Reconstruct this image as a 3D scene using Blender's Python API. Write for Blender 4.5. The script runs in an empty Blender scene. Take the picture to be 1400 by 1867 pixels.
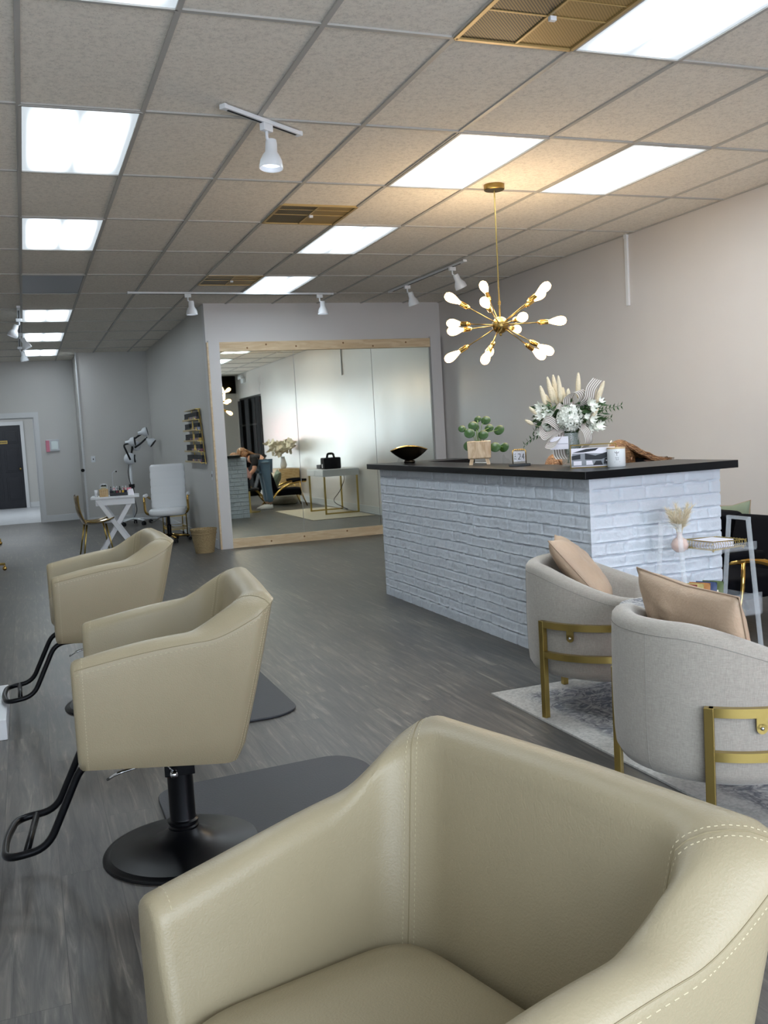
import bpy, math, random
from mathutils import Vector, Matrix, noise
random.seed(7)
PI = math.pi
SC = bpy.context.scene
COL = SC.collection
V = Vector

# ------------------------------------------------------------------ materials
def nt(name):
    m = bpy.data.materials.new(name); m.use_nodes = True
    t = m.node_tree; t.nodes.clear()
    o = t.nodes.new('ShaderNodeOutputMaterial')
    b = t.nodes.new('ShaderNodeBsdfPrincipled')
    t.links.new(b.outputs[0], o.inputs[0])
    return m, t, b, o

def hexc(h):
    h = h.lstrip('#'); c = [int(h[i:i+2], 16)/255 for i in (0, 2, 4)]
    return tuple(x/12.92 if x <= .04045 else ((x+.055)/1.055)**2.4 for x in c) + (1,)

def pbr(name, col, rough=.5, metal=0, bump=0, bscale=60, var=0, vscale=6, trans=0, ior=1.45,
        coat=0, sheen=0, emit=None, estr=0, alpha=1, stretch=(1, 1, 1), spec=None):
    m, t, b, o = nt(name)
    c = hexc(col) if isinstance(col, str) else tuple(col)+(1,)
    b.inputs['Base Color'].default_value = c
    b.inputs['Roughness'].default_value = rough
    b.inputs['Metallic'].default_value = metal
    b.inputs['IOR'].default_value = ior
    b.inputs['Transmission Weight'].default_value = trans
    b.inputs['Coat Weight'].default_value = coat
    b.inputs['Sheen Weight'].default_value = sheen
    b.inputs['Alpha'].default_value = alpha
    if spec is not None: b.inputs['Specular IOR Level'].default_value = spec
    if emit:
        b.inputs['Emission Color'].default_value = hexc(emit); b.inputs['Emission Strength'].default_value = estr
    tc = t.nodes.new('ShaderNodeTexCoord'); mp = t.nodes.new('ShaderNodeMapping')
    mp.inputs['Scale'].default_value = stretch
    t.links.new(tc.outputs['Object'], mp.inputs[0])
    if var:
        n = t.nodes.new('ShaderNodeTexNoise'); n.inputs['Scale'].default_value = vscale; n.inputs['Detail'].default_value = 4
        t.links.new(mp.outputs[0], n.inputs['Vector'])
        r = t.nodes.new('ShaderNodeMapRange'); r.inputs['From Min'].default_value = .3; r.inputs['From Max'].default_value = .7
        r.inputs['To Min'].default_value = 1-var; r.inputs['To Max'].default_value = 1+var
        t.links.new(n.outputs[0], r.inputs['Value'])
        mx = t.nodes.new('ShaderNodeMix'); mx.data_type = 'RGBA'; mx.blend_type = 'MULTIPLY'; mx.inputs[0].default_value = 1
        mx.inputs[6].default_value = c
        t.links.new(r.outputs[0], mx.inputs[7]); t.links.new(mx.outputs[2], b.inputs['Base Color'])
    if bump:
        n = t.nodes.new('ShaderNodeTexNoise'); n.inputs['Scale'].default_value = bscale; n.inputs['Detail'].default_value = 3
        t.links.new(mp.outputs[0], n.inputs['Vector'])
        bp = t.nodes.new('ShaderNodeBump'); bp.inputs['Strength'].default_value = bump; bp.inputs['Distance'].default_value = .01
        t.links.new(n.outputs[0], bp.inputs['Height']); t.links.new(bp.outputs[0], b.inputs['Normal'])
    return m

def N(t, typ, **k):
    n = t.nodes.new('ShaderNode'+typ)
    for a, v in k.items():
        if a.startswith('i_'): n.inputs[a[2:].replace('_', ' ')].default_value = v
        else: setattr(n, a, v)
    return n

def mixc(t, fac, a, b, blend='MIX'):
    mx = t.nodes.new('ShaderNodeMix'); mx.data_type = 'RGBA'; mx.blend_type = blend
    for i, v in ((0, fac), (6, a), (7, b)):
        if hasattr(v, 'is_output'): t.links.new(v, mx.inputs[i])
        else: mx.inputs[i].default_value = v
    return mx.outputs[2]

def ramp(t, src, stops):
    r = t.nodes.new('ShaderNodeValToRGB'); e = r.color_ramp.elements
    while len(e) < len(stops): e.new(.5)
    for x, (p, c) in zip(e, stops):
        x.position = p; x.color = c if len(c) == 4 else tuple(c)+(1,)
    t.links.new(src, r.inputs[0]); return r.outputs[0]

def floor_mat():
    m, t, b, o = nt('grey_wood_planks')
    tc = N(t, 'TexCoord'); sx = N(t, 'SeparateXYZ'); cx = N(t, 'CombineXYZ')
    t.links.new(tc.outputs['Object'], sx.inputs[0])
    t.links.new(sx.outputs[1], cx.inputs[0]); t.links.new(sx.outputs[0], cx.inputs[1])
    br = N(t, 'TexBrick', offset=.37, squash=1)
    for k, v in (('Scale', 1), ('Brick Width', 1.22), ('Row Height', .18), ('Mortar Size', .0012), ('Mortar Smooth', .1), ('Bias', 0)):
        br.inputs[k].default_value = v
    br.inputs['Color1'].default_value = (0, 0, 0, 1); br.inputs['Color2'].default_value = (1, 1, 1, 1)
    br.inputs['Mortar'].default_value = (.5, .5, .5, 1)
    t.links.new(cx.outputs[0], br.inputs['Vector'])
    mp = N(t, 'Mapping'); mp.inputs['Scale'].default_value = (15, 1.1, 1)
    t.links.new(tc.outputs['Object'], mp.inputs[0])
    # shift grain per plank
    ad = N(t, 'VectorMath', operation='ADD'); t.links.new(mp.outputs[0], ad.inputs[0])
    sc = N(t, 'VectorMath', operation='SCALE'); sc.inputs['Scale'].default_value = 7
    t.links.new(br.outputs['Color'], sc.inputs[0]); t.links.new(sc.outputs[0], ad.inputs[1])
    n = N(t, 'TexNoise'); n.inputs['Scale'].default_value = 2.2; n.inputs['Detail'].default_value = 9; n.inputs['Roughness'].default_value = .66
    n.inputs['Distortion'].default_value = .9
    t.links.new(ad.outputs[0], n.inputs['Vector'])
    n2 = N(t, 'TexNoise'); n2.inputs['Scale'].default_value = 1.6; n2.inputs['Detail'].default_value = 3
    t.links.new(tc.outputs['Object'], n2.inputs['Vector'])
    grain = ramp(t, n.outputs[0], [(.33, hexc('#393836')), (.47, hexc('#4e4c49')), (.57, hexc('#5d5a55')), (.70, hexc('#7d7870'))])
    tone = ramp(t, br.outputs['Color'], [(0, (.84, .84, .86)), (1, (1.08, 1.06, 1.04))])
    c = mixc(t, 1.0, grain, tone, 'MULTIPLY')
    patch = ramp(t, n2.outputs[0], [(.35, (.86, .87, .9)), (.65, (1.1, 1.09, 1.06))])
    c = mixc(t, 1.0, c, patch, 'MULTIPLY')
    c = mixc(t, br.outputs['Fac'], c, hexc('#393836'))
    t.links.new(c, b.inputs['Base Color'])
    b.inputs['Roughness'].default_value = .36
    rr = N(t, 'MapRange'); rr.inputs['To Min'].default_value = .3; rr.inputs['To Max'].default_value = .5
    t.links.new(n.outputs[0], rr.inputs['Value']); t.links.new(rr.outputs[0], b.inputs['Roughness'])
    bp = N(t, 'Bump'); bp.inputs['Strength'].default_value = .18; bp.inputs['Distance'].default_value = .004
    t.links.new(n.outputs[0], bp.inputs['Height']); t.links.new(bp.outputs[0], b.inputs['Normal'])
    return m

def ceiling_mat():
    m, t, b, o = nt('acoustic_tile')
    tc = N(t, 'TexCoord')
    v = N(t, 'TexVoronoi'); v.inputs['Scale'].default_value = 75
    n = N(t, 'TexNoise'); n.inputs['Scale'].default_value = 42; n.inputs['Detail'].default_value = 5; n.inputs['Roughness'].default_value = .7
    t.links.new(tc.outputs['Object'], v.inputs['Vector']); t.links.new(tc.outputs['Object'], n.inputs['Vector'])
    pit = ramp(t, v.outputs['Distance'], [(.1, (.62, .6, .58)), (.2, (1, 1, 1))])
    mott = ramp(t, n.outputs[0], [(.36, (.84, .84, .84)), (.5, (1, 1, 1)), (.64, (1.06, 1.06, 1.06))])
    c = mixc(t, 1.0, pit, mott, 'MULTIPLY')
    c = mixc(t, 1.0, c, hexc('#e4ded4'), 'MULTIPLY')
    t.links.new(c, b.inputs['Base Color']); b.inputs['Roughness'].default_value = .95
    bp = N(t, 'Bump'); bp.inputs['Strength'].default_value = .5; bp.inputs['Distance'].default_value = .006
    t.links.new(n.outputs[0], bp.inputs['Height']); t.links.new(bp.outputs[0], b.inputs['Normal'])
    return m

def panel_mat():
    # lit troffer lens: two tube glows running along the long side
    m, t, b, o = nt('lit_diffuser')
    tc = N(t, 'TexCoord'); s = N(t, 'SeparateXYZ'); t.links.new(tc.outputs['Generated'], s.inputs[0])
    def bump1(src, c, w):
        a = N(t, 'Math', operation='SUBTRACT'); t.links.new(src, a.inputs[0]); a.inputs[1].default_value = c
        a2 = N(t, 'Math', operation='ABSOLUTE'); t.links.new(a.outputs[0], a2.inputs[0])
        r = N(t, 'MapRange', interpolation_type='SMOOTHSTEP'); r.inputs['From Min'].default_value = w*.35; r.inputs['From Max'].default_value = w
        r.inputs['To Min'].default_value = 1; r.inputs['To Max'].default_value = 0
        t.links.new(a2.outputs[0], r.inputs['Value']); return r.outputs[0]
    x1 = bump1(s.outputs[0], .27, .25); x2 = bump1(s.outputs[0], .73, .25); yy = bump1(s.outputs[1], .5, .56)
    a = N(t, 'Math', operation='ADD'); t.links.new(x1, a.inputs[0]); t.links.new(x2, a.inputs[1])
    mu = N(t, 'Math', operation='MULTIPLY'); t.links.new(a.outputs[0], mu.inputs[0]); t.links.new(yy, mu.inputs[1])
    st = N(t, 'MapRange'); st.inputs['To Min'].default_value = .42; st.inputs['To Max'].default_value = 15
    pw = N(t, 'Math', operation='POWER'); t.links.new(mu.outputs[0], pw.inputs[0]); pw.inputs[1].default_value = 1.5
    t.links.new(pw.outputs[0], st.inputs['Value'])
    b.inputs['Base Color'].default_value = (.6, .65, .7, 1)
    b.inputs['Emission Color'].default_value = (.83, .93, 1, 1)
    t.links.new(st.outputs[0], b.inputs['Emission Strength'])
    return m

def wall_mat(name, col, rough=.38, bump=.05):
    m, t, b, o = nt(name)
    tc = N(t, 'TexCoord')
    n = N(t, 'TexNoise'); n.inputs['Scale'].default_value = .9; n.inputs['Detail'].default_value = 3
    t.links.new(tc.outputs['Object'], n.inputs['Vector'])
    c = mixc(t, 1.0, hexc(col), ramp(t, n.outputs[0], [(.3, (.96, .96, .97)), (.7, (1.03, 1.03, 1.02))]), 'MULTIPLY')
    t.links.new(c, b.inputs['Base Color'])
    r = N(t, 'MapRange'); r.inputs['To Min'].default_value = rough-.08; r.inputs['To Max'].default_value = rough+.1
    t.links.new(n.outputs[0], r.inputs['Value']); t.links.new(r.outputs[0], b.inputs['Roughness'])
    n2 = N(t, 'TexNoise'); n2.inputs['Scale'].default_value = 3.5; n2.inputs['Detail'].default_value = 6
    t.links.new(tc.outputs['Object'], n2.inputs['Vector'])
    bp = N(t, 'Bump'); bp.inputs['Strength'].default_value = bump; bp.inputs['Distance'].default_value = .02
    t.links.new(n2.outputs[0], bp.inputs['Height']); t.links.new(bp.outputs[0], b.inputs['Normal'])
    return m

def fabric_mat(name, col, scale=420, var=.16, sheen=.3):
    m, t, b, o = nt(name)
    tc = N(t, 'TexCoord')
    ws = []
    for st in ((1, 1, 9), (9, 9, 1)):
        mp = N(t, 'Mapping'); mp.inputs['Scale'].default_value = st; t.links.new(tc.outputs['Object'], mp.inputs[0])
        n = N(t, 'TexNoise'); n.inputs['Scale'].default_value = scale/9; n.inputs['Detail'].default_value = 3; n.inputs['Roughness'].default_value = .7
        t.links.new(mp.outputs[0], n.inputs['Vector']); ws.append(n.outputs[0])
    a = N(t, 'Math', operation='ADD'); t.links.new(ws[0], a.inputs[0]); t.links.new(ws[1], a.inputs[1])
    c = hexc(col)
    f = ramp(t, a.outputs[0], [(.4, (1-var,)*3), (.6, (1+var,)*3)])
    h = N(t, 'Math', operation='MULTIPLY'); t.links.new(a.outputs[0], h.inputs[0]); h.inputs[1].default_value = .5
    f = ramp(t, h.outputs[0], [(.38, (1-var,)*3), (.62, (1+var,)*3)])
    t.links.new(mixc(t, 1.0, c, f, 'MULTIPLY'), b.inputs['Base Color'])
    b.inputs['Roughness'].default_value = .95; b.inputs['Sheen Weight'].default_value = sheen
    bp = N(t, 'Bump'); bp.inputs['Strength'].default_value = .25; bp.inputs['Distance'].default_value = .002
    t.links.new(h.outputs[0], bp.inputs['Height']); t.links.new(bp.outputs[0], b.inputs['Normal'])
    return m

def rug_mat():
    m, t, b, o = nt('faded_rug')
    tc = N(t, 'TexCoord')
    v = N(t, 'TexVoronoi', feature='DISTANCE_TO_EDGE'); v.inputs['Scale'].default_value = 9
    n = N(t, 'TexNoise'); n.inputs['Scale'].default_value = 7; n.inputs['Detail'].default_value = 5; n.inputs['Distortion'].default_value = 2.2
    n2 = N(t, 'TexNoise'); n2.inputs['Scale'].default_value = 70; n2.inputs['Detail'].default_value = 6
    v2 = N(t, 'TexVoronoi'); v2.inputs['Scale'].default_value = 16
    mg = N(t, 'TexMagic', turbulence_depth=3); mg.inputs['Scale'].default_value = 2.6; mg.inputs['Distortion'].default_value = 1.6
    for q in (v, n, n2, v2, mg): t.links.new(tc.outputs['Object'], q.inputs['Vector'])
    a = ramp(t, n.outputs[0], [(.38, hexc('#a5a5a4')), (.46, hexc('#5f626a')), (.53, hexc('#b3b2b0')), (.6, hexc('#6e7179'))])
    e = ramp(t, v.outputs[0], [(.02, (.72, .73, .76)), (.07, (1, 1, 1))])
    e2 = ramp(t, v2.outputs['Distance'], [(.18, (.78, .79, .82)), (.26, (1.05, 1.05, 1.04)), (.4, (1, 1, 1))])
    c = mixc(t, 1.0, a, e, 'MULTIPLY'); c = mixc(t, 1.0, c, e2, 'MULTIPLY')
    c = mixc(t, 1.0, c, ramp(t, n2.outputs[0], [(.35, (.8, .8, .82)), (.6, (1.12, 1.12, 1.12))]), 'MULTIPLY')
    # pale border from distance to the rug's edge
    s = N(t, 'SeparateXYZ'); t.links.new(tc.outputs['Generated'], s.inputs[0])
    ds = []
    for i, L in ((0, 1.53), (1, 2.44)):
        q = N(t, 'Math', operation='SUBTRACT'); t.links.new(s.outputs[i], q.inputs[0]); q.inputs[1].default_value = .5
        q2 = N(t, 'Math', operation='ABSOLUTE'); t.links.new(q.outputs[0], q2.inputs[0])
        q3 = N(t, 'Math', operation='MULTIPLY_ADD'); t.links.new(q2.outputs[0], q3.inputs[0]); q3.inputs[1].default_value = -L; q3.inputs[2].default_value = L/2
        ds.append(q3.outputs[0])
    mn = N(t, 'Math', operation='MINIMUM'); t.links.new(ds[0], mn.inputs[0]); t.links.new(ds[1], mn.inputs[1])
    bf = ramp(t, mn.outputs[0], [(.10, (1, 1, 1)), (.15, (.15, .15, .15)), (.30, (0, 0, 0)), (.31, (.5, .5, .5)), (.34, (0, 0, 0))])
    pale = mixc(t, 1.0, hexc('#b9b7b2'), ramp(t, n2.outputs[0], [(.35, (.82, .82, .82)), (.6, (1.08, 1.08, 1.08))]), 'MULTIPLY')
    c = mixc(t, bf, c, pale)
    t.links.new(c, b.inputs['Base Color']); b.inputs['Roughness'].default_value = 1
    bp = N(t, 'Bump'); bp.inputs['Strength'].default_value = .5; bp.inputs['Distance'].default_value = .004
    t.links.new(n2.outputs[0], bp.inputs['Height']); t.links.new(bp.outputs[0], b.inputs['Normal'])
    return m

def wood_mat(name, c1, c2, stretch=(2, 14, 14), scale=3, rough=.55):
    m, t, b, o = nt(name)
    tc = N(t, 'TexCoord'); mp = N(t, 'Mapping'); mp.inputs['Scale'].default_value = stretch
    n = N(t, 'TexNoise'); n.inputs['Scale'].default_value = scale; n.inputs['Detail'].default_value = 5; n.inputs['Distortion'].default_value = 1.2
    t.links.new(tc.outputs['Object'], mp.inputs[0]); t.links.new(mp.outputs[0], n.inputs['Vector'])
    t.links.new(ramp(t, n.outputs[0], [(.35, hexc(c1)), (.65, hexc(c2))]), b.inputs['Base Color'])
    b.inputs['Roughness'].default_value = rough
    return m

def ribbon_mat():
    m, t, b, o = nt('striped_ribbon')
    tc = N(t, 'TexCoord'); s = N(t, 'SeparateXYZ'); t.links.new(tc.outputs['UV'], s.inputs[0])
    a = N(t, 'Math', operation='MULTIPLY'); t.links.new(s.outputs[1], a.inputs[0]); a.inputs[1].default_value = 2*PI*5
    q = N(t, 'Math', operation='SINE'); t.links.new(a.outputs[0], q.inputs[0])
    t.links.new(ramp(t, q.outputs[0], [(.1, hexc('#8f857d')), (.35, hexc('#a99f96')), (.6, hexc('#dedad4')), (.95, hexc('#e8e5e0'))]), b.inputs['Base Color'])
    b.inputs['Roughness'].default_value = .8
    return m

def weave_mat(name, c1, c2, sc=60):
    m, t, b, o = nt(name)
    tc = N(t, 'TexCoord')
    w = N(t, 'TexWave', bands_direction='Z'); w.inputs['Scale'].default_value = sc/3; w.inputs['Distortion'].default_value = 3; w.inputs['Detail'].default_value = 2
    v = N(t, 'TexVoronoi'); v.inputs['Scale'].default_value = sc
    t.links.new(tc.outputs['Object'], w.inputs['Vector']); t.links.new(tc.outputs['Object'], v.inputs['Vector'])
    c = mixc(t, .5, w.outputs['Color'], v.outputs['Distance'])
    t.links.new(ramp(t, c, [(.15, hexc(c1)), (.6, hexc(c2))]), b.inputs['Base Color'])
    bp = N(t, 'Bump'); bp.inputs['Strength'].default_value = .8; bp.inputs['Distance'].default_value = .006
    t.links.new(c, bp.inputs['Height']); t.links.new(bp.outputs[0], b.inputs['Normal'])
    b.inputs['Roughness'].default_value = .85
    return m

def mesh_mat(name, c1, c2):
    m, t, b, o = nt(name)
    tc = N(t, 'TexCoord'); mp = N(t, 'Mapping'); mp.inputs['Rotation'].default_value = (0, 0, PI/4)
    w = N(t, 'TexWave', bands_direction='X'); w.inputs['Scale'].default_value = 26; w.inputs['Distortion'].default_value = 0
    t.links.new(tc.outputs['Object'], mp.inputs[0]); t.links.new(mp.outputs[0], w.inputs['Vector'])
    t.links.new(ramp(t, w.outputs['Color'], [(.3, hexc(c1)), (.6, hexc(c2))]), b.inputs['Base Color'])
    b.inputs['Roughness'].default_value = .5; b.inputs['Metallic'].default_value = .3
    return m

def hair_mat():
    m, t, b, o = nt('brown_hair')
    tc = N(t, 'TexCoord'); mp = N(t, 'Mapping'); mp.inputs['Scale'].default_value = (5, 40, 40)
    n = N(t, 'TexNoise'); n.inputs['Scale'].default_value = 3; n.inputs['Detail'].default_value = 5; n.inputs['Distortion'].default_value = 1
    t.links.new(tc.outputs['Object'], mp.inputs[0]); t.links.new(mp.outputs[0], n.inputs['Vector'])
    t.links.new(ramp(t, n.outputs[0], [(.3, hexc('#3b2415')), (.5, hexc('#7a5434')), (.7, hexc('#b48a5e'))]), b.inputs['Base Color'])
    b.inputs['Roughness'].default_value = .45
    bp = N(t, 'Bump'); bp.inputs['Strength'].default_value = .8; bp.inputs['Distance'].default_value = .01
    t.links.new(n.outputs[0], bp.inputs['Height']); t.links.new(bp.outputs[0], b.inputs['Normal'])
    return m

M = dict(
    floor=floor_mat(), ceil=ceiling_mat(), panel=panel_mat(),
    wall=wall_mat('grey_wall_paint', '#c2c1be'), wallw=wall_mat('warm_wall_paint', '#cdc9c6', .3),
    wallm=wall_mat('mirror_wall_paint', '#d0cfd0', .5), trim=wall_mat('trim_white', '#cfd1d3', .4),
    tee=pbr('ceiling_tee', '#aeaca8', .5), teal=pbr('tan_leather', '#92876e', .42, bump=.12, bscale=260, var=.03),
    stitch=pbr('stitch', '#b3a88d', .7), seam=pbr('leather_seam', '#857a60', .8),
    black=pbr('black_metal', '#0d0e12', .33, .6), blackm=pbr('black_matte', '#17181c', .6),
    chrome=pbr('chrome', '#d5d7da', .12, 1), mat=pbr('rubber_mat', '#323439', .55, bump=.1, bscale=120),
    gold=pbr('brushed_gold', '#c2aa66', .28, 1), brass=pbr('antique_brass', '#8c7848', .3, 1),
    goldp=pbr('polished_gold', '#d3ad63', .14, 1),
    linen=fabric_mat('oatmeal_linen', '#9c968d'), tanl=pbr('tan_suede', '#b39b84', .5, bump=.2, bscale=120, var=.10, vscale=7),
    rug=rug_mat(), brick=pbr('painted_brick', '#cbd2db', .5, bump=.35, bscale=55),
    slab=pbr('black_slab', '#08090c', .3, var=.2, vscale=9, spec=.3), pine=wood_mat('pine', '#d2b892', '#e3cfae', (1.5, 9, 9), 2),
    mirror=pbr('mirror_glass', (.82, .87, .80), .015, 1), white=pbr('white_enamel', '#dfe3e8', .35),
    whitel=pbr('white_leather', '#e0e3e6', .4, bump=.05), cream=pbr('cream', '#e7dfcb', .8), navy=pbr('navy_velvet', '#04050b', .8, spec=.15),
    glass=pbr('clear_glass', (.9, .96, .94), .03, alpha=.22), acr=pbr('acrylic', (.9, .95, .99), .05, alpha=.26), acs=pbr('acrylic_sheet', (.85, .9, .95), .04, alpha=.10),
    green=pbr('leaf_green', '#2b4c1c', .35, var=.25), dgreen=pbr('dark_leaf', '#2f4f26', .5, var=.25), lgreen=pbr('stem_green', '#7d9a52', .5),
    pampas=pbr('pampas', '#e6d9bd', 1, bump=.6, bscale=150), flower=pbr('white_petal', '#eef0e6', .7), ribbon=ribbon_mat(),
    potw=wood_mat('pale_wood', '#bf9f7c', '#dcc5a6', (9, 9, 2), 4), basket=weave_mat('basket_weave', '#5c4a33', '#b5a078', 110),
    paper=pbr('paper', '#eceaf2', .8), ink=pbr('ink', '#1c1f26', .8), inkg=pbr('ink_grey', '#8b8f98', .8),
    bronze=pbr('dark_bronze', '#1f1b14', .35, .8), hair=hair_mat(), skin=pbr('skin', '#c79a84', .5), pink=pbr('pink_cloth', '#d9a7a0', .9),
    jeans=fabric_mat('denim', '#5f7c96', 300), blackc=pbr('black_cloth', '#121218', .9), sage=pbr('sage_cloth', '#7c8672', .9, var=.1),
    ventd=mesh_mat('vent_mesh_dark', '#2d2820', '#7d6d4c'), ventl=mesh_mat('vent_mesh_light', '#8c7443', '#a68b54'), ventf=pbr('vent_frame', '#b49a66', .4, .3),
    bulb=pbr('bulb_glow', '#ffe6bd', .2, emit='#ffce8e', estr=7), tile=pbr('hall_tile', '#b9bcc0', .4, var=.1),
    door=pbr('dark_door', '#10121c', .4), oak=wood_mat('oak', '#b08f5e', '#cbb083', (3, 3, 12), 3), jute=weave_mat('jute', '#8d8471', '#c5bca8', 70),
    gshell=pbr('smoked_gold_plastic', '#8b7342', .15, .5), ribs=pbr('white_rib', '#c5c9ce', .5), curtain=pbr('black_curtain', '#15151a', .9),
    asphalt=pbr('asphalt', '#6a6c6e', .9, bump=.2), red=pbr('red_glow', '#e03548', .5, emit='#ff4058', estr=5), offpanel=pbr('unlit_lens', '#7f8590', .3),
    glass2=pbr('grey_window', '#9fb0ac', .15), pinkl=pbr('pink_plastic', '#d77f95', .4),
    knot=pbr('pine_knot', '#8a6440', .6),
    wax=pbr('candle_white', '#e4e8ea', .3), lid=pbr('wood_lid', '#cdb28b', .6), clip=pbr('shell_clip', '#e9e4d8', .2),
)
for i, c in enumerate(('#1a1c2a', '#232848', '#7c3d4c', '#c4707a', '#d8b142', '#43564e', '#8a8fa8', '#b89c86')):
    M['pol%d' % i] = pbr('polish_%d' % i, c, .25)

# ------------------------------------------------------------------ mesh builder
class MB:
    def __init__(s): s.v = []; s.f = []; s.m = Matrix.Identity(4); s.uv = {}
    def add(s, vs, fs):
        o = len(s.v); s.v += [tuple(s.m @ V(p)) for p in vs]; s.f += [tuple(i+o for i in f) for f in fs]; return o
    def box(s, c, d, rz=0, R=None):
        x, y, z = (k/2 for k in d)
        R = R or Matrix.Rotation(rz, 4, 'Z')
        vs = [V(c)+R @ V(p) for p in ((-x,-y,-z),(x,-y,-z),(x,y,-z),(-x,y,-z),(-x,-y,z),(x,-y,z),(x,y,z),(-x,y,z))]
        s.add(vs, [(0,3,2,1),(4,5,6,7),(0,1,5,4),(1,2,6,5),(2,3,7,6),(3,0,4,7)]); return s
    def bb(s, a, b): # box by corners
        return s.box([(p+q)/2 for p, q in zip(a, b)], [abs(q-p) for p, q in zip(a, b)])
    def loft(s, rings, close=True, cap0=True, cap1=True):
        n = len(rings[0]); vs = [p for r in rings for p in r]; fs = []
        for i in range(len(rings)-1):
            for j in range(n if close else n-1):
                k = (j+1) % n; fs.append((i*n+j, i*n+k, (i+1)*n+k, (i+1)*n+j))
        if cap0: fs.append(tuple(range(n-1, -1, -1)))
        if cap1: fs.append(tuple((len(rings)-1)*n+j for j in range(n)))
        s.add(vs, fs); return s
    def tube(s, pts, r, n=10, closed=False, flat=None):
        P = [V(p) for p in pts]; rings = []; prev = None
        for i, p in enumerate(P):
            if closed: t = P[(i+1) % len(P)]-P[i-1]
            else: t = P[min(i+1, len(P)-1)]-P[max(i-1, 0)]
            t.normalize()
            if prev is None: u = t.orthogonal().normalized() if abs(t.z) > .9 else t.cross(V((0,0,1))).normalized()
            else: u = (prev-t*prev.dot(t)).normalized()
            prev = u; w = t.cross(u); rr = r[i] if isinstance(r, (list, tuple)) else r
            a, b = (rr, rr) if not flat else (rr, rr*flat)
            rings.append([p+u*math.cos(2*PI*k/n)*a+w*math.sin(2*PI*k/n)*b for k in range(n)])
        if closed: rings.append(rings[0]); return s.loft(rings, True, False, False)
        return s.loft(rings)
    def lathe(s, prof, c=(0,0,0), n=28, caps=True, axis=None):
        R = Matrix.Identity(3) if axis is None else V((0,0,1)).rotation_difference(V(axis).normalized()).to_matrix()
        rings = [[V(c)+R @ V((r*math.cos(2*PI*k/n), r*math.sin(2*PI*k/n), z)) for k in range(n)] for r, z in prof]
        return s.loft(rings, True, caps, caps)
    def ball(s, c, r, n=16, sc=(1,1,1)):
        m = n//2
        rings = [[V(c)+V((sc[0]*r*math.sin(PI*i/m)*math.cos(2*PI*k/n), sc[1]*r*math.sin(PI*i/m)*math.sin(2*PI*k/n), -sc[2]*r*math.cos(PI*i/m))) for k in range(n)] for i in [.15]+list(range(1, m))+[m-.15]]
        return s.loft(rings)
    def prism(s, poly, z0, z1):
        n = len(poly)
        s.add([(x, y, z0) for x, y in poly]+[(x, y, z1) for x, y in poly],
              [tuple(range(n-1, -1, -1)), tuple(range(n, 2*n))]+[(i, (i+1) % n, (i+1) % n+n, i+n) for i in range(n)]); return s
    def grid(s, fn, nu, nv, cu=False, cv=False):
        vs = [fn(i/(nu if cu else nu-1), j/(nv if cv else nv-1)) for i in range(nu) for j in range(nv)]; fs = []
        for i in range(nu if cu else nu-1):
            for j in range(nv if cv else nv-1):
                a, b = (i+1) % nu, (j+1) % nv; fs.append((i*nv+j, a*nv+j, a*nv+b, i*nv+b))
        s.add(vs, fs); return s
    def build(s, name, mat, parent=None, smooth=False, bevel=0, sub=0, loc=None, uvgrid=None, solid=0, autos=None):
        me = bpy.data.meshes.new(name); me.from_pydata(s.v, [], s.f)
        me.materials.append(M[mat] if isinstance(mat, str) else mat)
        import bmesh
        b = bmesh.new(); b.from_mesh(me); bmesh.ops.recalc_face_normals(b, faces=b.faces); b.to_mesh(me); b.free()
        if smooth or autos:
            me.polygons.foreach_set('use_smooth', [True]*len(me.polygons))
        if autos: me.set_sharp_from_angle(angle=math.radians(autos))
        if uvgrid:
            uv = me.uv_layers.new(name='UVMap')
            for l in me.loops: uv.data[l.index].uv = uvgrid[l.vertex_index]
        o = bpy.data.objects.new(name, me); COL.objects.link(o)
        if parent is not None: o.parent = parent
        if loc: o.location = loc
        if bevel:
            md = o.modifiers.new('bevel', 'BEVEL'); md.width = bevel; md.segments = 3; md.limit_method = 'ANGLE'
            me.polygons.foreach_set('use_smooth', [True]*len(me.polygons)); md.harden_normals = True
        if sub:
            md = o.modifiers.new('sub', 'SUBSURF'); md.levels = sub; md.render_levels = sub
        return o

USED = set()
def tag(o, label, cat, group=None):
    o['label'] = label; o['category'] = cat
    if group: o['group'] = group
    return o
def thing(name, label, cat, loc=(0,0,0), rz=0, group=None):
    o = bpy.data.objects.new(name, None); COL.objects.link(o); o.empty_display_size = .1
    o.location = loc; o.rotation_euler = (0,0,rz); return tag(o, label, cat, group)
def struct(o): o['kind'] = 'structure'; return o
def kids(o): return [c for c in bpy.data.objects if c.parent == o]
def dup(root, loc, rz=None, label=None, group=None):
    r = root.copy(); COL.objects.link(r); r.location = loc
    if rz is not None: r.rotation_euler = (0,0,rz)
    if label: r['label'] = label
    if group: r['group'] = group
    def rec(src, dst):
        for ch in kids(src):
            if ch == dst: continue
            c = ch.copy(); COL.objects.link(c); c.parent = dst; rec(ch, c)
    rec(root, r); return r
def sstep(a, b, x):
    t = max(0, min(1, (x-a)/(b-a))); return t*t*(3-2*t)
def arc(p, q, r, k=6): return [V(p).lerp(V(q), i/k) for i in range(k+1)]
def fillet(pts, r, k=6):
    P = [V(p) for p in pts]; out = [P[0]]
    for i in range(1, len(P)-1):
        a = (P[i-1]-P[i]); b = (P[i+1]-P[i]); d = min(r, a.length*.49, b.length*.49)
        p0 = P[i]+a.normalized()*d; p1 = P[i]+b.normalized()*d
        for j in range(k+1):
            t = j/k; out.append(p0*(1-t)**2+P[i]*2*t*(1-t)+p1*t*t)
    return out+[P[-1]]
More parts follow.
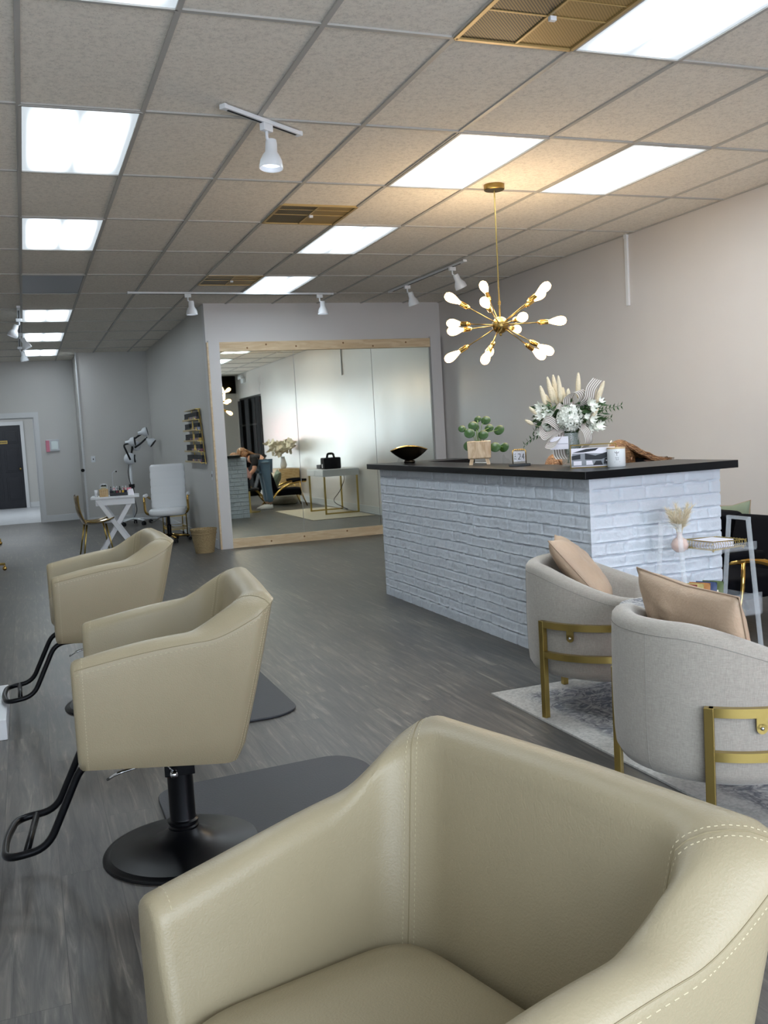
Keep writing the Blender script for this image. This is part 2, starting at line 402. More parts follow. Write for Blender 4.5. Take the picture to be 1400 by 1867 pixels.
# ------------------------------------------------------------------ setting
H = 3.132; XR = 5.53; XL = -1.25; YF = -1.4
GX = .119; GY = 2.758
def cx(i): return GX+.61*i
def ry(j): return GY+1.22*j

def sbox(name, a, b, mat, **k): return struct(MB().bb(a, b).build(name, mat, **k))
sbox('floor', (XL-.1, YF-.1, -.06), (XR+.1, 19.8, 0), 'floor')
sbox('ceiling', (XL-.1, YF-.1, H), (XR+.1, 26, H+.08), 'ceil')
g = MB()
for i in range(-3, 10):
    x = cx(i)
    if XL < x < XR: g.bb((x-.012, YF, H-.009), (x+.012, 19.7, H+.001))
for j in range(-4, 15):
    y = ry(j)
    if y > YF: g.bb((XL, y-.012, H-.0085), (XR if y < 12.15 else 2.27, y+.012, H+.001))
g.bb((XR-.02, YF, H-.008), (XR, 12.15, H+.001))
struct(g.build('trim_1', 'tee'))
# right wall with the side window near the street front
w = MB(); w.bb((XR, 1.4, 0), (XR+.12, 12.3, H)); w.bb((XR, YF, 2.49), (XR+.12, 1.4, H)); w.bb((XR, YF, 0), (XR+.12, -1.1, 2.49)); w.bb((XR, -1.1, 0), (XR+.12, 1.4, .25))
struct(w.build('wall_right', 'wallw'))
sbox('wall_mirror_side', (2.27, 12.15, 0), (XR+.12, 12.29, H), 'wallm').name = 'wall_back'
sbox('wall_niche', (2.27, 12.29, 0), (2.39, 18.3, H), 'wall')
sbox('wall_corner', (1.03, 18.2, 0), (2.39, 18.32, H), 'wall')
sbox('wall_return', (1.03, 18.32, 0), (1.15, 19.7, H), 'wall')
w = MB(); w.bb((.235, 19.7, 0), (1.15, 19.82, H)); w.bb((XL, 19.7, 2.05), (.235, 19.82, H)); w.bb((XL, 19.7, 0), (-.9, 19.82, H))
struct(w.build('wall_far', 'wall'))
sbox('wall_left', (XL-.12, YF, 0), (XL, 19.82, H), 'wall')
# hallway behind the far doorway
sbox('floor_hallway', (-1.6, 19.82, -.05), (1.6, 25.6, .0), 'tile')
sbox('wall_hallway_end', (-1.6, 25.5, 0), (1.6, 25.6, H), 'wall')
sbox('wall_hallway_right', (.62, 19.82, 0), (.72, 25.5, H), 'wall')
sbox('wall_hallway_left', (-1.6, 19.82, 0), (-1.5, 25.5, H), 'wall')
t = MB(); t.bb((.235, 19.66, 0), (.325, 19.7, 2.15)); t.bb((-1.0, 19.66, 2.05), (.235, 19.7, 2.15)); t.bb((.215, 19.701, 0), (.235, 19.82, 2.03)); t.bb((-.9, 19.701, 2.03), (.235, 19.82, 2.05))
struct(t.build('trim_2', 'trim'))
# dark six panel door at the end of the hallway
dr = MB(); dr.bb((-.95, 25.44, .01), (-.03, 25.48, 2.06)); d = struct(dr.build('door_1', 'door', bevel=.004))
p = MB()
for x0 in (-.87, -.44):
    for z0, z1 in ((.2, .78), (.9, 1.5), (1.62, 1.95)):
        p.bb((x0, 25.432, z0), (x0+.34, 25.442, z1)); p.bb((x0+.04, 25.426, z0+.04), (x0+.3, 25.436, z1-.04))
p.build('door_panels', 'door', d, bevel=.006)
pl = MB().bb((-.61, 25.42, 1.62), (-.35, 25.431, 1.70)).build('door_plaque', 'brass', d)
k = MB()
for i in range(7): k.bb((-.585+i*.032, 25.416, 1.645), (-.567+i*.032, 25.421, 1.675))
k.build('plaque_lettering', 'ink', pl)
MB().lathe([(.012, 0), (.012, .04), (.028, .05), (.03, .075), (.012, .085)], (-.1, 25.44, .98), 14, axis=(0, -1, 0)).build('door_handle', 'brass', d, smooth=True)
t = MB(); t.bb((-.03, 25.42, 0), (.05, 25.5, 2.16)); t.bb((-1.05, 25.42, 2.07), (-.03, 25.5, 2.16)); struct(t.build('trim_3', 'trim'))
# baseboards
def bbd(name, segs):
    m = MB()
    for a, b in segs: m.bb(a, b)
    struct(m.build(name, 'trim', bevel=.005))
bbd('baseboard_right', [((XR-.016, 1.4, 0), (XR, 12.1, .13)), ((XR-.022, 1.4, 0), (XR, 12.1, .02))])
bbd('baseboard_niche', [((2.254, 12.2, 0), (2.27, 18.2, .12))])
bbd('baseboard_corner', [((1.03, 18.184, 0), (2.27, 18.2, .12))])
bbd('baseboard_far', [((.325, 19.684, 0), (1.03, 19.7, .13))])
bbd('baseboard_hallway', [((.05, 25.484, 0), (.62, 25.5, .13)), ((.604, 19.82, 0), (.62, 25.5, .13))])
bbd('baseboard_left', [((XL, YF, 0), (XL+.016, 19.7, .12))])
# ragged white corner strip between niche and far wall
c = MB(); c.bb((1.0, 18.17, 0), (1.03, 18.2, 2.0))
for i in range(40):
    z = .1+i*.048; c.bb((.994+random.random()*.008, 18.167, z), (1.035, 18.2, z+.02+random.random()*.015))
c.bb((1.01, 18.175, 2.0), (1.03, 18.2, H)); struct(c.build('trim_4', 'trim'))
tag(MB().lathe([(.012, 0), (.012, .03), (.03, .035), (.032, .07), (.01, .08)], (1.0, 18.17, 1.0), 12, axis=(-.3, -1, 0)).build('door_knob', 'black', smooth=True), 'small black knob on the white strip at the wall corner', 'knob')
# street front behind the camera
w = MB()
w.bb((XL, YF-.12, 0), (XR, YF, .3)); w.bb((XL, YF-.12, 2.65), (XR, YF, H)); w.bb((XL-.1, YF-.12, 0), (-.95, YF, H)); w.bb((2.9, YF-.12, 0), (3.3, YF, H)); w.bb((4.2, YF-.12, 0), (XR+.12, YF, H))
struct(w.build('wall_front', 'wall'))
def window(name, x0, x1, n, z0=.3, z1=2.65):
    m = MB(); y0, y1 = YF-.09, YF-.03
    for i in range(n+1):
        x = x0+(x1-x0)*i/n; m.bb((max(x0, x-.025), y0, z0), (min(x1, x+.025), y1, z1))
    for z in (z0, 2.1, z1-.05): m.bb((x0, y0, z), (x1, y1, z+.05))
    o = struct(m.build(name, 'black'))
    MB().bb((x0, YF-.065, z0), (x1, YF-.055, z1)).build('pane', 'pane', o)
M['pane'] = pbr('window_pane', (.9, .95, 1), .02, alpha=.12)
window('window_1', -.95, 2.9, 3); window('window_2', 3.3, 4.2, 1)
M['dpane'] = pbr('dark_pane', '#0c0e11', .7, spec=.1)
m = MB(); 
for y in (-1.1, -.3, .55, 1.36): m.bb((XR+.02, y, .25), (XR+.08, y+.04, 2.49))
for z in (.25, 1.75, 2.45): m.bb((XR+.02, -1.1, z), (XR+.08, 1.4, z+.04))
o = struct(m.build('window_3', 'black')); MB().bb((XR+.045, -1.1, .25), (XR+.055, 1.4, 2.49)).build('pane', 'dpane', o)
def curtain(y0, y1, label):
    c = MB().grid(lambda u, v: (XR-.05+.02*math.sin(u*(y1-y0)*40)*(1-.3*v), y0+(y1-y0)*u, .12+2.3*v), 40, 6)
    o = tag(c.build('curtain', 'curtain', smooth=True), label, 'curtain', 'black curtains at the side window')
curtain(-1.05, -.72, 'black curtain panel hanging at the side window, seen in the wall mirror'); curtain(-.25, .1, 'black curtain panel hanging at the side window, seen in the wall mirror'); curtain(.95, 1.34, 'black curtain panel hanging at the side window, seen in the wall mirror')
sbox('ground', (-25, -30, -.1), (25, YF-.13, -.06), 'asphalt').name = 'floor_street'
# glowing red board added outside to put a pink reflection on the glossy wall
b = thing('glow_board', 'added glowing red board outside the street window, tinting the wall reflection', 'light board', (4.0, -1.9, -.06))
MB().bb((-.45, -.02, 1.2), (.45, .02, 2.05)).build('board', 'red', b)
for s in (-.4, .4): MB().bb((s-.03, -.05, 0), (s+.03, -.02, 1.9)).build('post', 'black', b)

# ------------------------------------------------------------------ ceiling lights, vents
def panel(i, j, label, lit=True):
    x, y = cx(i)+.305, ry(j)+.61
    t = thing('ceiling_light', label, 'ceiling light', (x, y, H), group=None)
    a, b = .298, .602; fr = MB()
    for s in (-1, 1):
        fr.bb((s*a-.008, -b, -.013), (s*a+.008, b, .0)); fr.bb((-a, s*b-.008, -.013), (a, s*b+.008, .0))
    fr.build('frame', 'tee', t)
    MB().bb((-a+.008, -b+.008, -.006), (a-.008, b-.008, -.001)).build('diffuser', 'panel' if lit else 'offpanel', t)
panel(0, 0, 'lit ceiling panel at the top left edge, above the nearest left panel')
panel(0, 2, 'large lit square-looking ceiling panel at upper left, nearest of the left row')
panel(0, 4, 'lit ceiling panel second in the left row, just before the unlit one')
panel(0, 6, 'unlit grey ceiling light panel in the left row', False)
panel(0, 8, 'lit ceiling panel just beyond the unlit one')
panel(0, 10, 'lit ceiling panel, second beyond the unlit one in the left row')
panel(0, 12, 'farthest small lit ceiling panel in the left row')
panel(4, 0, 'big lit ceiling panel at top right beside the brass vent')
panel(4, 2, 'lit ceiling panel just left of the chandelier canopy')
panel(4, 4, 'lit ceiling panel above the mirror wall, between brass vent and chandelier')
panel(4, 6, 'farthest lit ceiling panel above the mirror wall')
panel(6, 2, 'lit ceiling panel right of the chandelier canopy')
panel(6, 0, 'lit ceiling panel over the lounge corner, beyond the top right corner')
def vent(i, y0, label):
    t = thing('ceiling_vent', label, 'vent', (cx(i)+.305, y0+.305, H))
    f = MB(); a = .298
    for s in (-1, 1): f.bb((s*a-.01, -a, -.014), (s*a+.01, a, 0)); f.bb((-a, s*a-.01, -.014), (a, s*a+.01, 0))
    f.bb((-.006, -a, -.012), (.006, a, 0)); f.bb((-a, -.004, -.010), (a, .004, 0)); f.bb((-a, -.16, -.009), (a, -.156, 0))
    f.build('frame', 'ventf', t)
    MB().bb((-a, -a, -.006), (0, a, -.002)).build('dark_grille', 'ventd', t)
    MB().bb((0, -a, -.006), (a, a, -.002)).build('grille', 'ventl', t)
    MB().bb((.0, -.02, -.03), (.03, .0, -.012)).build('latch', 'white', t)
vent(3, ry(0)+.61, 'large brass mesh ceiling vent at the top edge beside the big lit panel')
vent(3, ry(3)+.61, 'brass mesh ceiling vent in the middle, left of the panel above the mirror wall')
vent(3, ry(6)+.0, 'smallest dark brass ceiling vent above the long horizontal light track')

# ------------------------------------------------------------------ track lights
def spot(loc, rz, tilt, label, group=None):
    t = thing('track_spotlight', label, 'spotlight', loc, rz, group)
    MB().box((0, 0, -.02), (.075, .035, .04)).build('track_adapter', 'white', t, bevel=.004)
    MB().tube([(0, 0, -.03), (0, 0, -.075), (.03, 0, -.09)], .009).build('stem', 'white', t, smooth=True)
    ax = V((math.sin(tilt), 0, -math.cos(tilt)))
    c = V((.035, 0, -.075))
    MB().lathe([(.0, 0), (.028, .003), (.032, .02), (.034, .07), (.045, .085), (.06, .115), (.066, .155), (.064, .16), (.06, .152), (.048, .11), (.0, .09)], c, 26, axis=ax).build('lamp_shade', 'white', t, autos=35)
    MB().lathe([(0, .13), (.055, .132), (.055, .136), (0, .138)], c, 20, axis=ax).build('lamp_face', 'lampf', t)
M['lampf'] = pbr('spot_face', '#dfe6f0', .3, emit='#eef4ff', estr=1.2)
def track(a, b, label, z=H-.01):
    a, b = V(a), V(b); d = b-a; an = math.atan2(d.y, d.x); L = d.length
    t = thing('light_track', label, 'track', (a+b)/2, an)
    MB().box((0, 0, -.012), (L, .036, .022)).build('rail', 'white', t, bevel=.002)
    MB().box((0, 0, -.0245), (L*.9, .012, .003)).build('slot', 'blackm', t)
    for s in (-1, 1): MB().box((s*L/2, 0, -.012), (.02, .042, .026)).build('end_cap', 'white', t, bevel=.003)
z = H-.008
track((1.113, 5.0, z), (1.62, 5.36, z), 'short white ceiling track with a single spotlight, upper middle left')
spot((1.385, 5.19, z-.024), .62, -.1, 'white spotlight hanging alone on the short ceiling track')
track((1.25, 11.15, z), (3.70, 11.25, z), 'long white horizontal ceiling track in front of the mirror wall')
spot((1.92, 11.18, z-.024), 0, 0, 'left white spotlight on the long horizontal track')
spot((3.53, 11.24, z-.024), 0, 0, 'right white spotlight on the long horizontal track')
track((4.40, 11.1, z), (4.44, 9.05, z), 'white ceiling track slanting toward the chandelier, above the right of the mirror')
spot((4.405, 10.55, z-.024), .1, .3, 'left spotlight of the two on the slanting track near the chandelier')
spot((4.435, 9.35, z-.024), .1, .45, 'right spotlight of the two on the slanting track, nearest the chandelier rod')
track((.085, 12.2, z), (.085, 17.0, z), 'white ceiling track running away along the left row of panels')
spot((.085, 12.9, z-.06), PI, .4, 'nearest and topmost of three spotlights on the far left track')
spot((.085, 14.7, z-.03), 0, .4, 'middle one of three spotlights on the far left track')
spot((.085, 16.6, z-.03), 0, .15, 'lowest and farthest of three spotlights on the far left track')

# ------------------------------------------------------------------ chandelier
ch = thing('chandelier', 'brass sputnik chandelier with fifteen glowing bulbs above the counter', 'chandelier', (3.352, 6.292, 2.123))
hz = H-2.123
MB().lathe([(.0, hz), (.075, hz), (.075, hz-.035), (.07, hz-.04), (0, hz-.04)], n=36).build('canopy', 'brass', ch, autos=30)
r = MB().tube([(0, 0, .05), (0, 0, .16)], .0075); r.tube([(0, 0, .16), (0, 0, hz-.03)], .0055); r.lathe([(.0, .15), (.011, .15), (.011, .175), (0, .175)], n=14)
r.build('rod', 'brass', ch, autos=40)
MB().ball((0, 0, 0), .062, 30).build('hub', 'brass', ch, smooth=True)
MB().lathe([(0, -.08), (.008, -.078), (.01, -.06), (0, -.05)], n=12).build('finial', 'brass', ch, smooth=True)
DIRS = [(0.853, -0.521, -0.001), (-0.88, 0.055, 0.472), (0.055, 0.653, 0.756), (-0.64, -0.714, 0.284), (0.48, -0.706, 0.521), (0.851, 0.084, 0.519), (-0.121, -0.993, 0.006), (0.707, 0.707, 0.007), (0.478, -0.718, -0.507), (0.847, 0.163, -0.506), (-0.587, -0.539, -0.604), (0.235, 0.899, -0.37), (-0.774, 0.403, -0.488), (-0.491, 0.859, 0.143), (-0.976, -0.194, -0.104)]
for dd in DIRS:
    d = V(dd).normalized()
    a = MB().tube([d*.05, d*.29], .004, 8); a.build('arm', 'brass', ch, smooth=True)
    MB().lathe([(0, .27), (.012, .272), (.014, .285), (.0185, .29), (.0185, .345), (.016, .35), (0, .348)], n=18, axis=d).build('socket', 'goldp', ch, autos=35)
    MB().lathe([(.012, .345), (.014, .36), (.023, .385), (.031, .412), (.034, .435), (.031, .457), (.02, .474), (0, .48)], n=18, axis=d).build('bulb', 'bulb', ch, smooth=True)
# wall conduit
t = thing('wall_conduit', 'thin white vertical conduit on the right wall below the ceiling', 'conduit', (XR, 7.76, 2.46))
MB().bb((-.022, -.02, 0), (0, .02, H-2.475)).build('cover', 'white', t, bevel=.003); MB().bb((-.026, -.024, H-2.5), (0, .024, H-2.462)).build('end_cap', 'white', t, bevel=.003)

# ------------------------------------------------------------------ mirror wall
Y0 = 12.15
mr = thing('wall_mirror', 'large three-panel wall mirror in a raw pine frame', 'mirror', (3.89, Y0, 0))
for x0, x1 in ((-1.455, -.49), (-.484, .595), (.601, 1.455)):
    MB().bb((x0, -.012, .12), (x1, -.004, 2.52)).build('mirror_panel', 'mirror', mr)
pp = MB().bb((-1.46, -.045, 2.52), (1.46, 0, 2.64)).build('frame_board', 'pine', mr, bevel=.003)
kk = MB()
for x, z_ in ((-1.1, 2.56), (-.85, 2.6), (-.45, 2.57), (.2, 2.6), (.62, 2.55), (1.1, 2.59)): kk.lathe([(0, -.0455), (.012, -.0455), (.012, -.046), (0, -.046)], (x, 0, z_), 10, axis=None) if 0 else kk.ball((x, -.045, z_), .012, 10, (1, .1, 1))
kk.build('knot', 'knot', pp)
M_ = None
pb = MB().bb((-1.46, -.045, 0), (1.46, 0, .12)).build('frame_board', 'pine', mr, bevel=.003)
kk = MB()
for x, z_ in ((-.95, .05), (-.5, .07), (.1, .09), (.8, .04)): kk.ball((x, -.045, z_), .012, 10, (1, .1, 1))
kk.build('knot', 'knot', pb)
sbox('trim_5', (2.29, Y0-.06, 0), (2.43, Y0, 2.66), 'wallm'); sbox('trim_6', (5.35, Y0-.06, 0), (5.50, Y0, 2.66), 'wallm')
sbox('trim_7', (2.272, Y0-.055, 0), (2.29, Y0, 2.64), 'pine')
# ------------------------------------------------------------------ reception counter
Z1 = 1.08; Z2 = 1.123
ct = thing('reception_counter', 'white painted brick reception counter with black top', 'counter', (2.835, 4.388, 0))
def brickface(mb, org, u, n, W, Hh, seed, du=.0085):
    org, u, n = V(org), V(u), V(n); rh = Hh/15; rng = random.Random(seed)
    cuts = []
    for r in range(16):
        c = [-.1]; x = -rng.random()*.18
        while x < W+.3: c.append(x); x += rng.choice((.12, .17, .2, .2, .22, .26))
        cuts.append(c)
    nu = int(W/du)+1; nv = int(Hh/.0075)+1
    import bisect
    def fn(a, b):
        x = a*W; z = b*Hh; p = V((x*1.0, z, seed*3.1))
        zz = z+.006*noise.noise(V((x*2.4, z*1.2, seed)))+.0045*noise.noise(V((x*13, z*6, seed+5)))
        r = max(0, min(14, int(zz/rh))); fz = zz-r*rh
        xx = x+.008*noise.noise(V((x*6, z*16, seed+9)))
        c = cuts[r]; i = bisect.bisect(c, xx)
        dx = min(xx-c[i-1], (c[i]-xx) if i < len(c) else 1)
        dz = min(fz, rh-fz)
        wz = .008; wx = .010
        hz_ = sstep(0, wz, dz) if 0 < r or fz > rh/2 else 1
        hx = .08+.92*sstep(0, wx, dx)
        h = .011*hz_*hx
        # bead of mortar just above every bed joint
        h += .006*math.exp(-((fz-.011)/.004)**2)*(r > 0)
        h += .0045*noise.noise(V((x*11, z*13, seed+r*7+i)))+.003*noise.noise(V((x*35, z*38, seed+2)))
        e = sstep(0, .012, min(x, W-x)); h = h
        ex = .012; k0 = 1-sstep(0, .04, x); k1 = 1-sstep(0, .04, W-x)
        kk_ = max(k0, k1); h = h*(1-kk_)+(.007+.005*hz_)*kk_
        return org+u*(x-h*k0+h*k1)+V((0, 0, z))+n*h
    mb.grid(fn, nu, nv)
LX, LY = .845, 3.185
b = MB()
brickface(b, (0, LY, 0), (0, -1, 0), (-1, 0, 0), LY, Z1, 3)
brickface(b, (0, 0, 0), (1, 0, 0), (0, -1, 0), LX, Z1, 11)
brickface(b, (LX, LY, 0), (-1, 0, 0), (0, 1, 0), LX, Z1, 17)
# solid backing: U in plan
b.bb((.004, .004, 0), (.30, LY-.004, Z1)); b.bb((.29, .004, 0), (LX, .32, Z1)); b.bb((.29, LY-.33, 0), (LX, LY-.004, Z1))
b.build('brick_cladding', 'brick', ct, autos=60)
poly = [(-.10, -.115), (LX+.055, -.115), (LX+.055, .42), (.30, .42), (.30, LY-.30), (.74, LY-.30), (.74, LY+.09), (-.10, LY+.09)]
MB().prism(poly, Z1, Z2).build('countertop', 'slab', ct, bevel=.003)
MB().bb((.3, .34, .70), (.72, LY-.34, .74)).build('desk_shelf', 'white', ct)

# ------------------------------------------------------------------ salon styling chairs
AF, HW = .252, .358
def shell_pt(s, zt, ds=0, db=0, R=.058):
    """outer plan point + outward normal of the U at fraction s, level zt (0 bottom, 1 top)"""
    q = min(s, 1-s)*2; W = HW-.012*(1-zt)+.030*zt*sstep(.1, .65, q)-ds; B = .225+.132*zt-db
    Ls = AF+B-R; La = R*PI/2; Lb = W-R; tot = Ls+La+Lb
    f1, f2 = .60, .76
    if q < f1: x, y, nx, ny = AF-Ls*q/f1, W, 0, 1
    elif q < f2:
        a = (q-f1)/(f2-f1)*PI/2; x, y, nx, ny = -B+R-R*math.sin(a), W-R+R*math.cos(a), -math.sin(a), math.cos(a)
    else: x, y, nx, ny = -B, (W-R)*(1-(q-f2)/(1-f2)), -1, 0
    if s > .5: y, ny = -y, -ny
    return V((x, y, 0)), V((nx, ny, 0))
def shell_top(s):
    q = min(s, 1-s)*2
    return .335+.055*sstep(-.45, .5, q)*2-.055 if q < .0 else .335+.055*math.sin(PI/2*min(1, q/.55))+.10*sstep(.42, .745, q)+.004*sstep(.75, 1, q)
def shell_bot(s):
    q = min(s, 1-s)*2; return -.037*min(1, q/.6)
def section(s, pinch=0):
    T, B = shell_top(s), shell_bot(s); q = min(s, 1-s)*2
    out = []
    def inner(zt, low): return shell_pt(s, zt, .085+.032*low, .105+.02*low, .085)[0]
    zi = lambda k: 1-k/7*.5
    for k in range(11):                       # outer wall, bottom to shoulder
        z = B+(T-.04-B)*k/10; p, n = shell_pt(s, k/10*.92)
        ins = .012*(1-min(1, k/1.0)) + pinch
        bulge = .004*math.sin(PI*k/10)
        out.append(p+n*(bulge-ins)+V((0, 0, z+(pinch if k == 0 else 0))))
    p, n = shell_pt(s, 1); pi = inner(1, 0); mid = (p+pi)/2; half = (p-pi)/2; f_ = 1-pinch/half.length
    for k in range(1, 8):                     # rounded top
        a = PI*k/8; out.append(mid+half*math.cos(a)*f_+V((0, 0, T-.04+(.04-pinch)*math.sin(a))))
    for k in range(8):                        # inner wall
        z = T-.04-(T-.04-B)*k/7; pi = inner(zi(k), sstep(0, .6, k/7)); po = shell_pt(s, zi(k))[0]
        out.append(pi+(po-pi).normalized()*pinch+V((0, 0, z+(pinch if k == 7 else 0))))
    return out
def styling_chair(loc, rz, seat_z, label, widen=1.0):
    t = thing('salon_chair', label, 'salon chair', loc, rz, None)
    m = MB(); NS = 96; rings = []
    for d in (.014, .006): rings.append([p+V((.0 if d == .014 else -.0, 0, 0))+V((.0, 0, 0)) for p in section(0, d)])
    for i in range(len(rings)): rings[i] = [p+V(((.012, .009)[i], 0, 0)) for p in rings[i]]
    for i in range(NS+1): rings.append(section(i/NS))
    for j, d in enumerate((.006, .014)): rings.append([p+V(((.009, .012)[j], 0, 0)) for p in section(1, d)])
    m.loft(rings)
    up = V((0, 0, seat_z))
    sh = m.build('shell', 'teal', t, autos=50, loc=up)
    # seams and stitching, each run its own part
    def dashes(Q, r_=.0008):
        st = MB()
        for a, b_ in zip(Q, Q[1:]):
            L = (b_-a).length; k = max(1, int(L/.008))
            for j in range(k): st.tube([a.lerp(b_, (j+.2)/k), a.lerp(b_, (j+.7)/k)], r_, 4)
        st.build('stitching', 'stitch', sh)
    def seam(P, r_=.0013): MB().tube(P, r_, 5).build('seam', 'seam', sh)
    for s in (.34, .66):
        seam(section(s))
        for ds in (-.006, .006): dashes(section(s+ds), .0009)
    for ends in (0, 1):
        seam([section(x if ends == 0 else 1-x)[11] for x in [i/60*.34 for i in range(61)]])
        dashes([section(.012 if ends == 0 else .988)[k] for k in range(18)])
        dashes([section(x if ends == 0 else 1-x)[10] for x in [i/40*.34 for i in range(41)]])
    # seat cushion (soft pillow shape) and the board under it
    def seat(u, v):
        a = 2*PI*u; e = .32
        cx_, cy_ = abs(math.cos(a))**e*(1 if math.cos(a) > 0 else -1), abs(math.sin(a))**e*(1 if math.sin(a) > 0 else -1)
        rr = [0, .35, .65, .85, .94, .985, 1, 1, .985, .94, .6, 0][round(v*11)]
        zz = [.178, .176, .173, .167, .161, .151, .138, .08, .065, .06, .055, .055][round(v*11)]
        X = .048+.222*cx_*rr
        return V((X, .240*cy_*rr, zz+(.035*(X+.05) if zz > .1 else 0)))
    MB().grid(seat, 64, 12, cu=True).build('seat_cushion', 'teal', t, smooth=True, loc=up)
    MB().bb((-.16, -.25, -.02), (AF-.02, .25, .07)).build('seat_pan', 'teal', t, bevel=.01, loc=up)
    # pump column, base, lever, footrest
    OX = V((-.035, 0, 0))
    MB().lathe([(0, 0), (.272, 0), (.275, .004), (.272, .009), (.255, .012), (.25, .016), (.2, .022), (.12, .036), (.07, .058), (.052, .078), (0, .078)], OX, n=64).build('base', 'black', t, autos=30)
    MB().lathe([(.05, .07), (.052, .085), (.047, .09), (.052, .097), (.052, .105), (.045, .11), (.0435, .115), (.0435, seat_z-.13), (0, seat_z-.13)], OX, n=36).build('column', 'black', t, autos=30)
    br = MB(); br.m = Matrix.Translation(OX); br.bb((-.05, -.05, seat_z-.155), (.05, .05, seat_z-.035)); br.bb((-.12, -.11, seat_z-.04), (.12, .11, seat_z-.018)); br.build('seat_bracket', 'black', t, bevel=.003)
    z = seat_z-.125
    lv = MB(); lv.m = Matrix.Translation(OX); lv.tube([(.02, -.08, z-.01), (.02, .085, z-.01)], .010)
    lv.tube(fillet([(.02, .078, z), (.07, .10, z+.05), (.20, .13, z+.035), (.23, .10, z+.01)], .05), [.008]*22, 10, flat=.6)
    lv.tube(fillet([(.02, -.078, z), (.07, -.09, z+.05), (.18, -.10, z+.04)], .05), [.008]*9, 10, flat=.6)
    lv.ball((.02, -.085, z-.01), .014, 12); lv.ball((.02, .085, z-.01), .014, 12)
    lv.build('pump_lever', 'chrome', t, smooth=True)
    F = []
    zf = .125
    P = fillet([(.10, .155, seat_z-.028), (.265, .155, seat_z-.03), (.39, .165, zf+.015), (.52, .17, zf), (.535, 0, zf), (.52, -.17, zf), (.39, -.165, zf+.015), (.265, -.155, seat_z-.03), (.10, -.155, seat_z-.028)], .055, 7)
    fr = MB().tube(P, .0125, 12).tube([(.455, .168, zf+.008), (.455, -.168, zf+.008)], .0115, 10)
    fr.build('footrest', 'black', t, smooth=True)
    return t
styling_chair((.452, 1.202, 0), PI+.266, .373, 'nearest beige leather salon chair, filling the bottom of the view')
styling_chair((.375, 3.235, 0), PI-.107, .428, 'middle beige salon chair with visible black pump base and footrest')
styling_chair((.335, 5.305, 0), PI+.012, .425, 'farthest beige salon chair, behind the middle one')
def mat(loc, w, ya, yb, label):
    P = []; 
    pts = [(-.05, ya), (w, ya), (w, yb), (-.05, yb)]
    out = fillet([V((p[0], p[1], 0)) for p in [(-.04, 0), (-.04, yb), (w*.9, yb+.04), (w, yb-.08), (w, ya+.1), (w*.85, ya), (-.04, ya), (-.04, 0)]], .12)
    MB().prism([(p.x, p.y) for p in out[:-1]], .001, .012).build('m', 'mat') if False else None
    o = MB().prism([(p.x, p.y) for p in out[:-1]], -.012, -.0005).build('anti_fatigue_mat', 'mat', bevel=.004)
    o.location = (loc[0], loc[1], .0135); return tag(o, label, 'floor mat')
mat((.42, 3.24, 0), .82, -.62, .57, 'charcoal rubber floor mat behind the middle salon chair, nearer of the two')
mat((.42, 5.32, 0), .79, -.78, .57, 'charcoal rubber floor mat behind the farthest salon chair')
for (y0, y1, lb) in ((4.9, 5.65, 'low white plinth at the left edge, in front of the farthest salon chair'), (2.95, 3.58, 'low white plinth barely showing at the left edge by the nearest footrest')):
    x1 = -.185 if y0 > 4 else -.215
    t = thing('mirror_plinth', lb, 'plinth', (x1, y0, 0))
    MB().bb((-.5, 0, .0), (0, y1-y0, .10)).build('base', 'white', t, bevel=.004)
    MB().bb((-.45, .02, .10), (-.05, y1-y0-.02, .125)).build('upper_slab', 'white', t, bevel=.004)

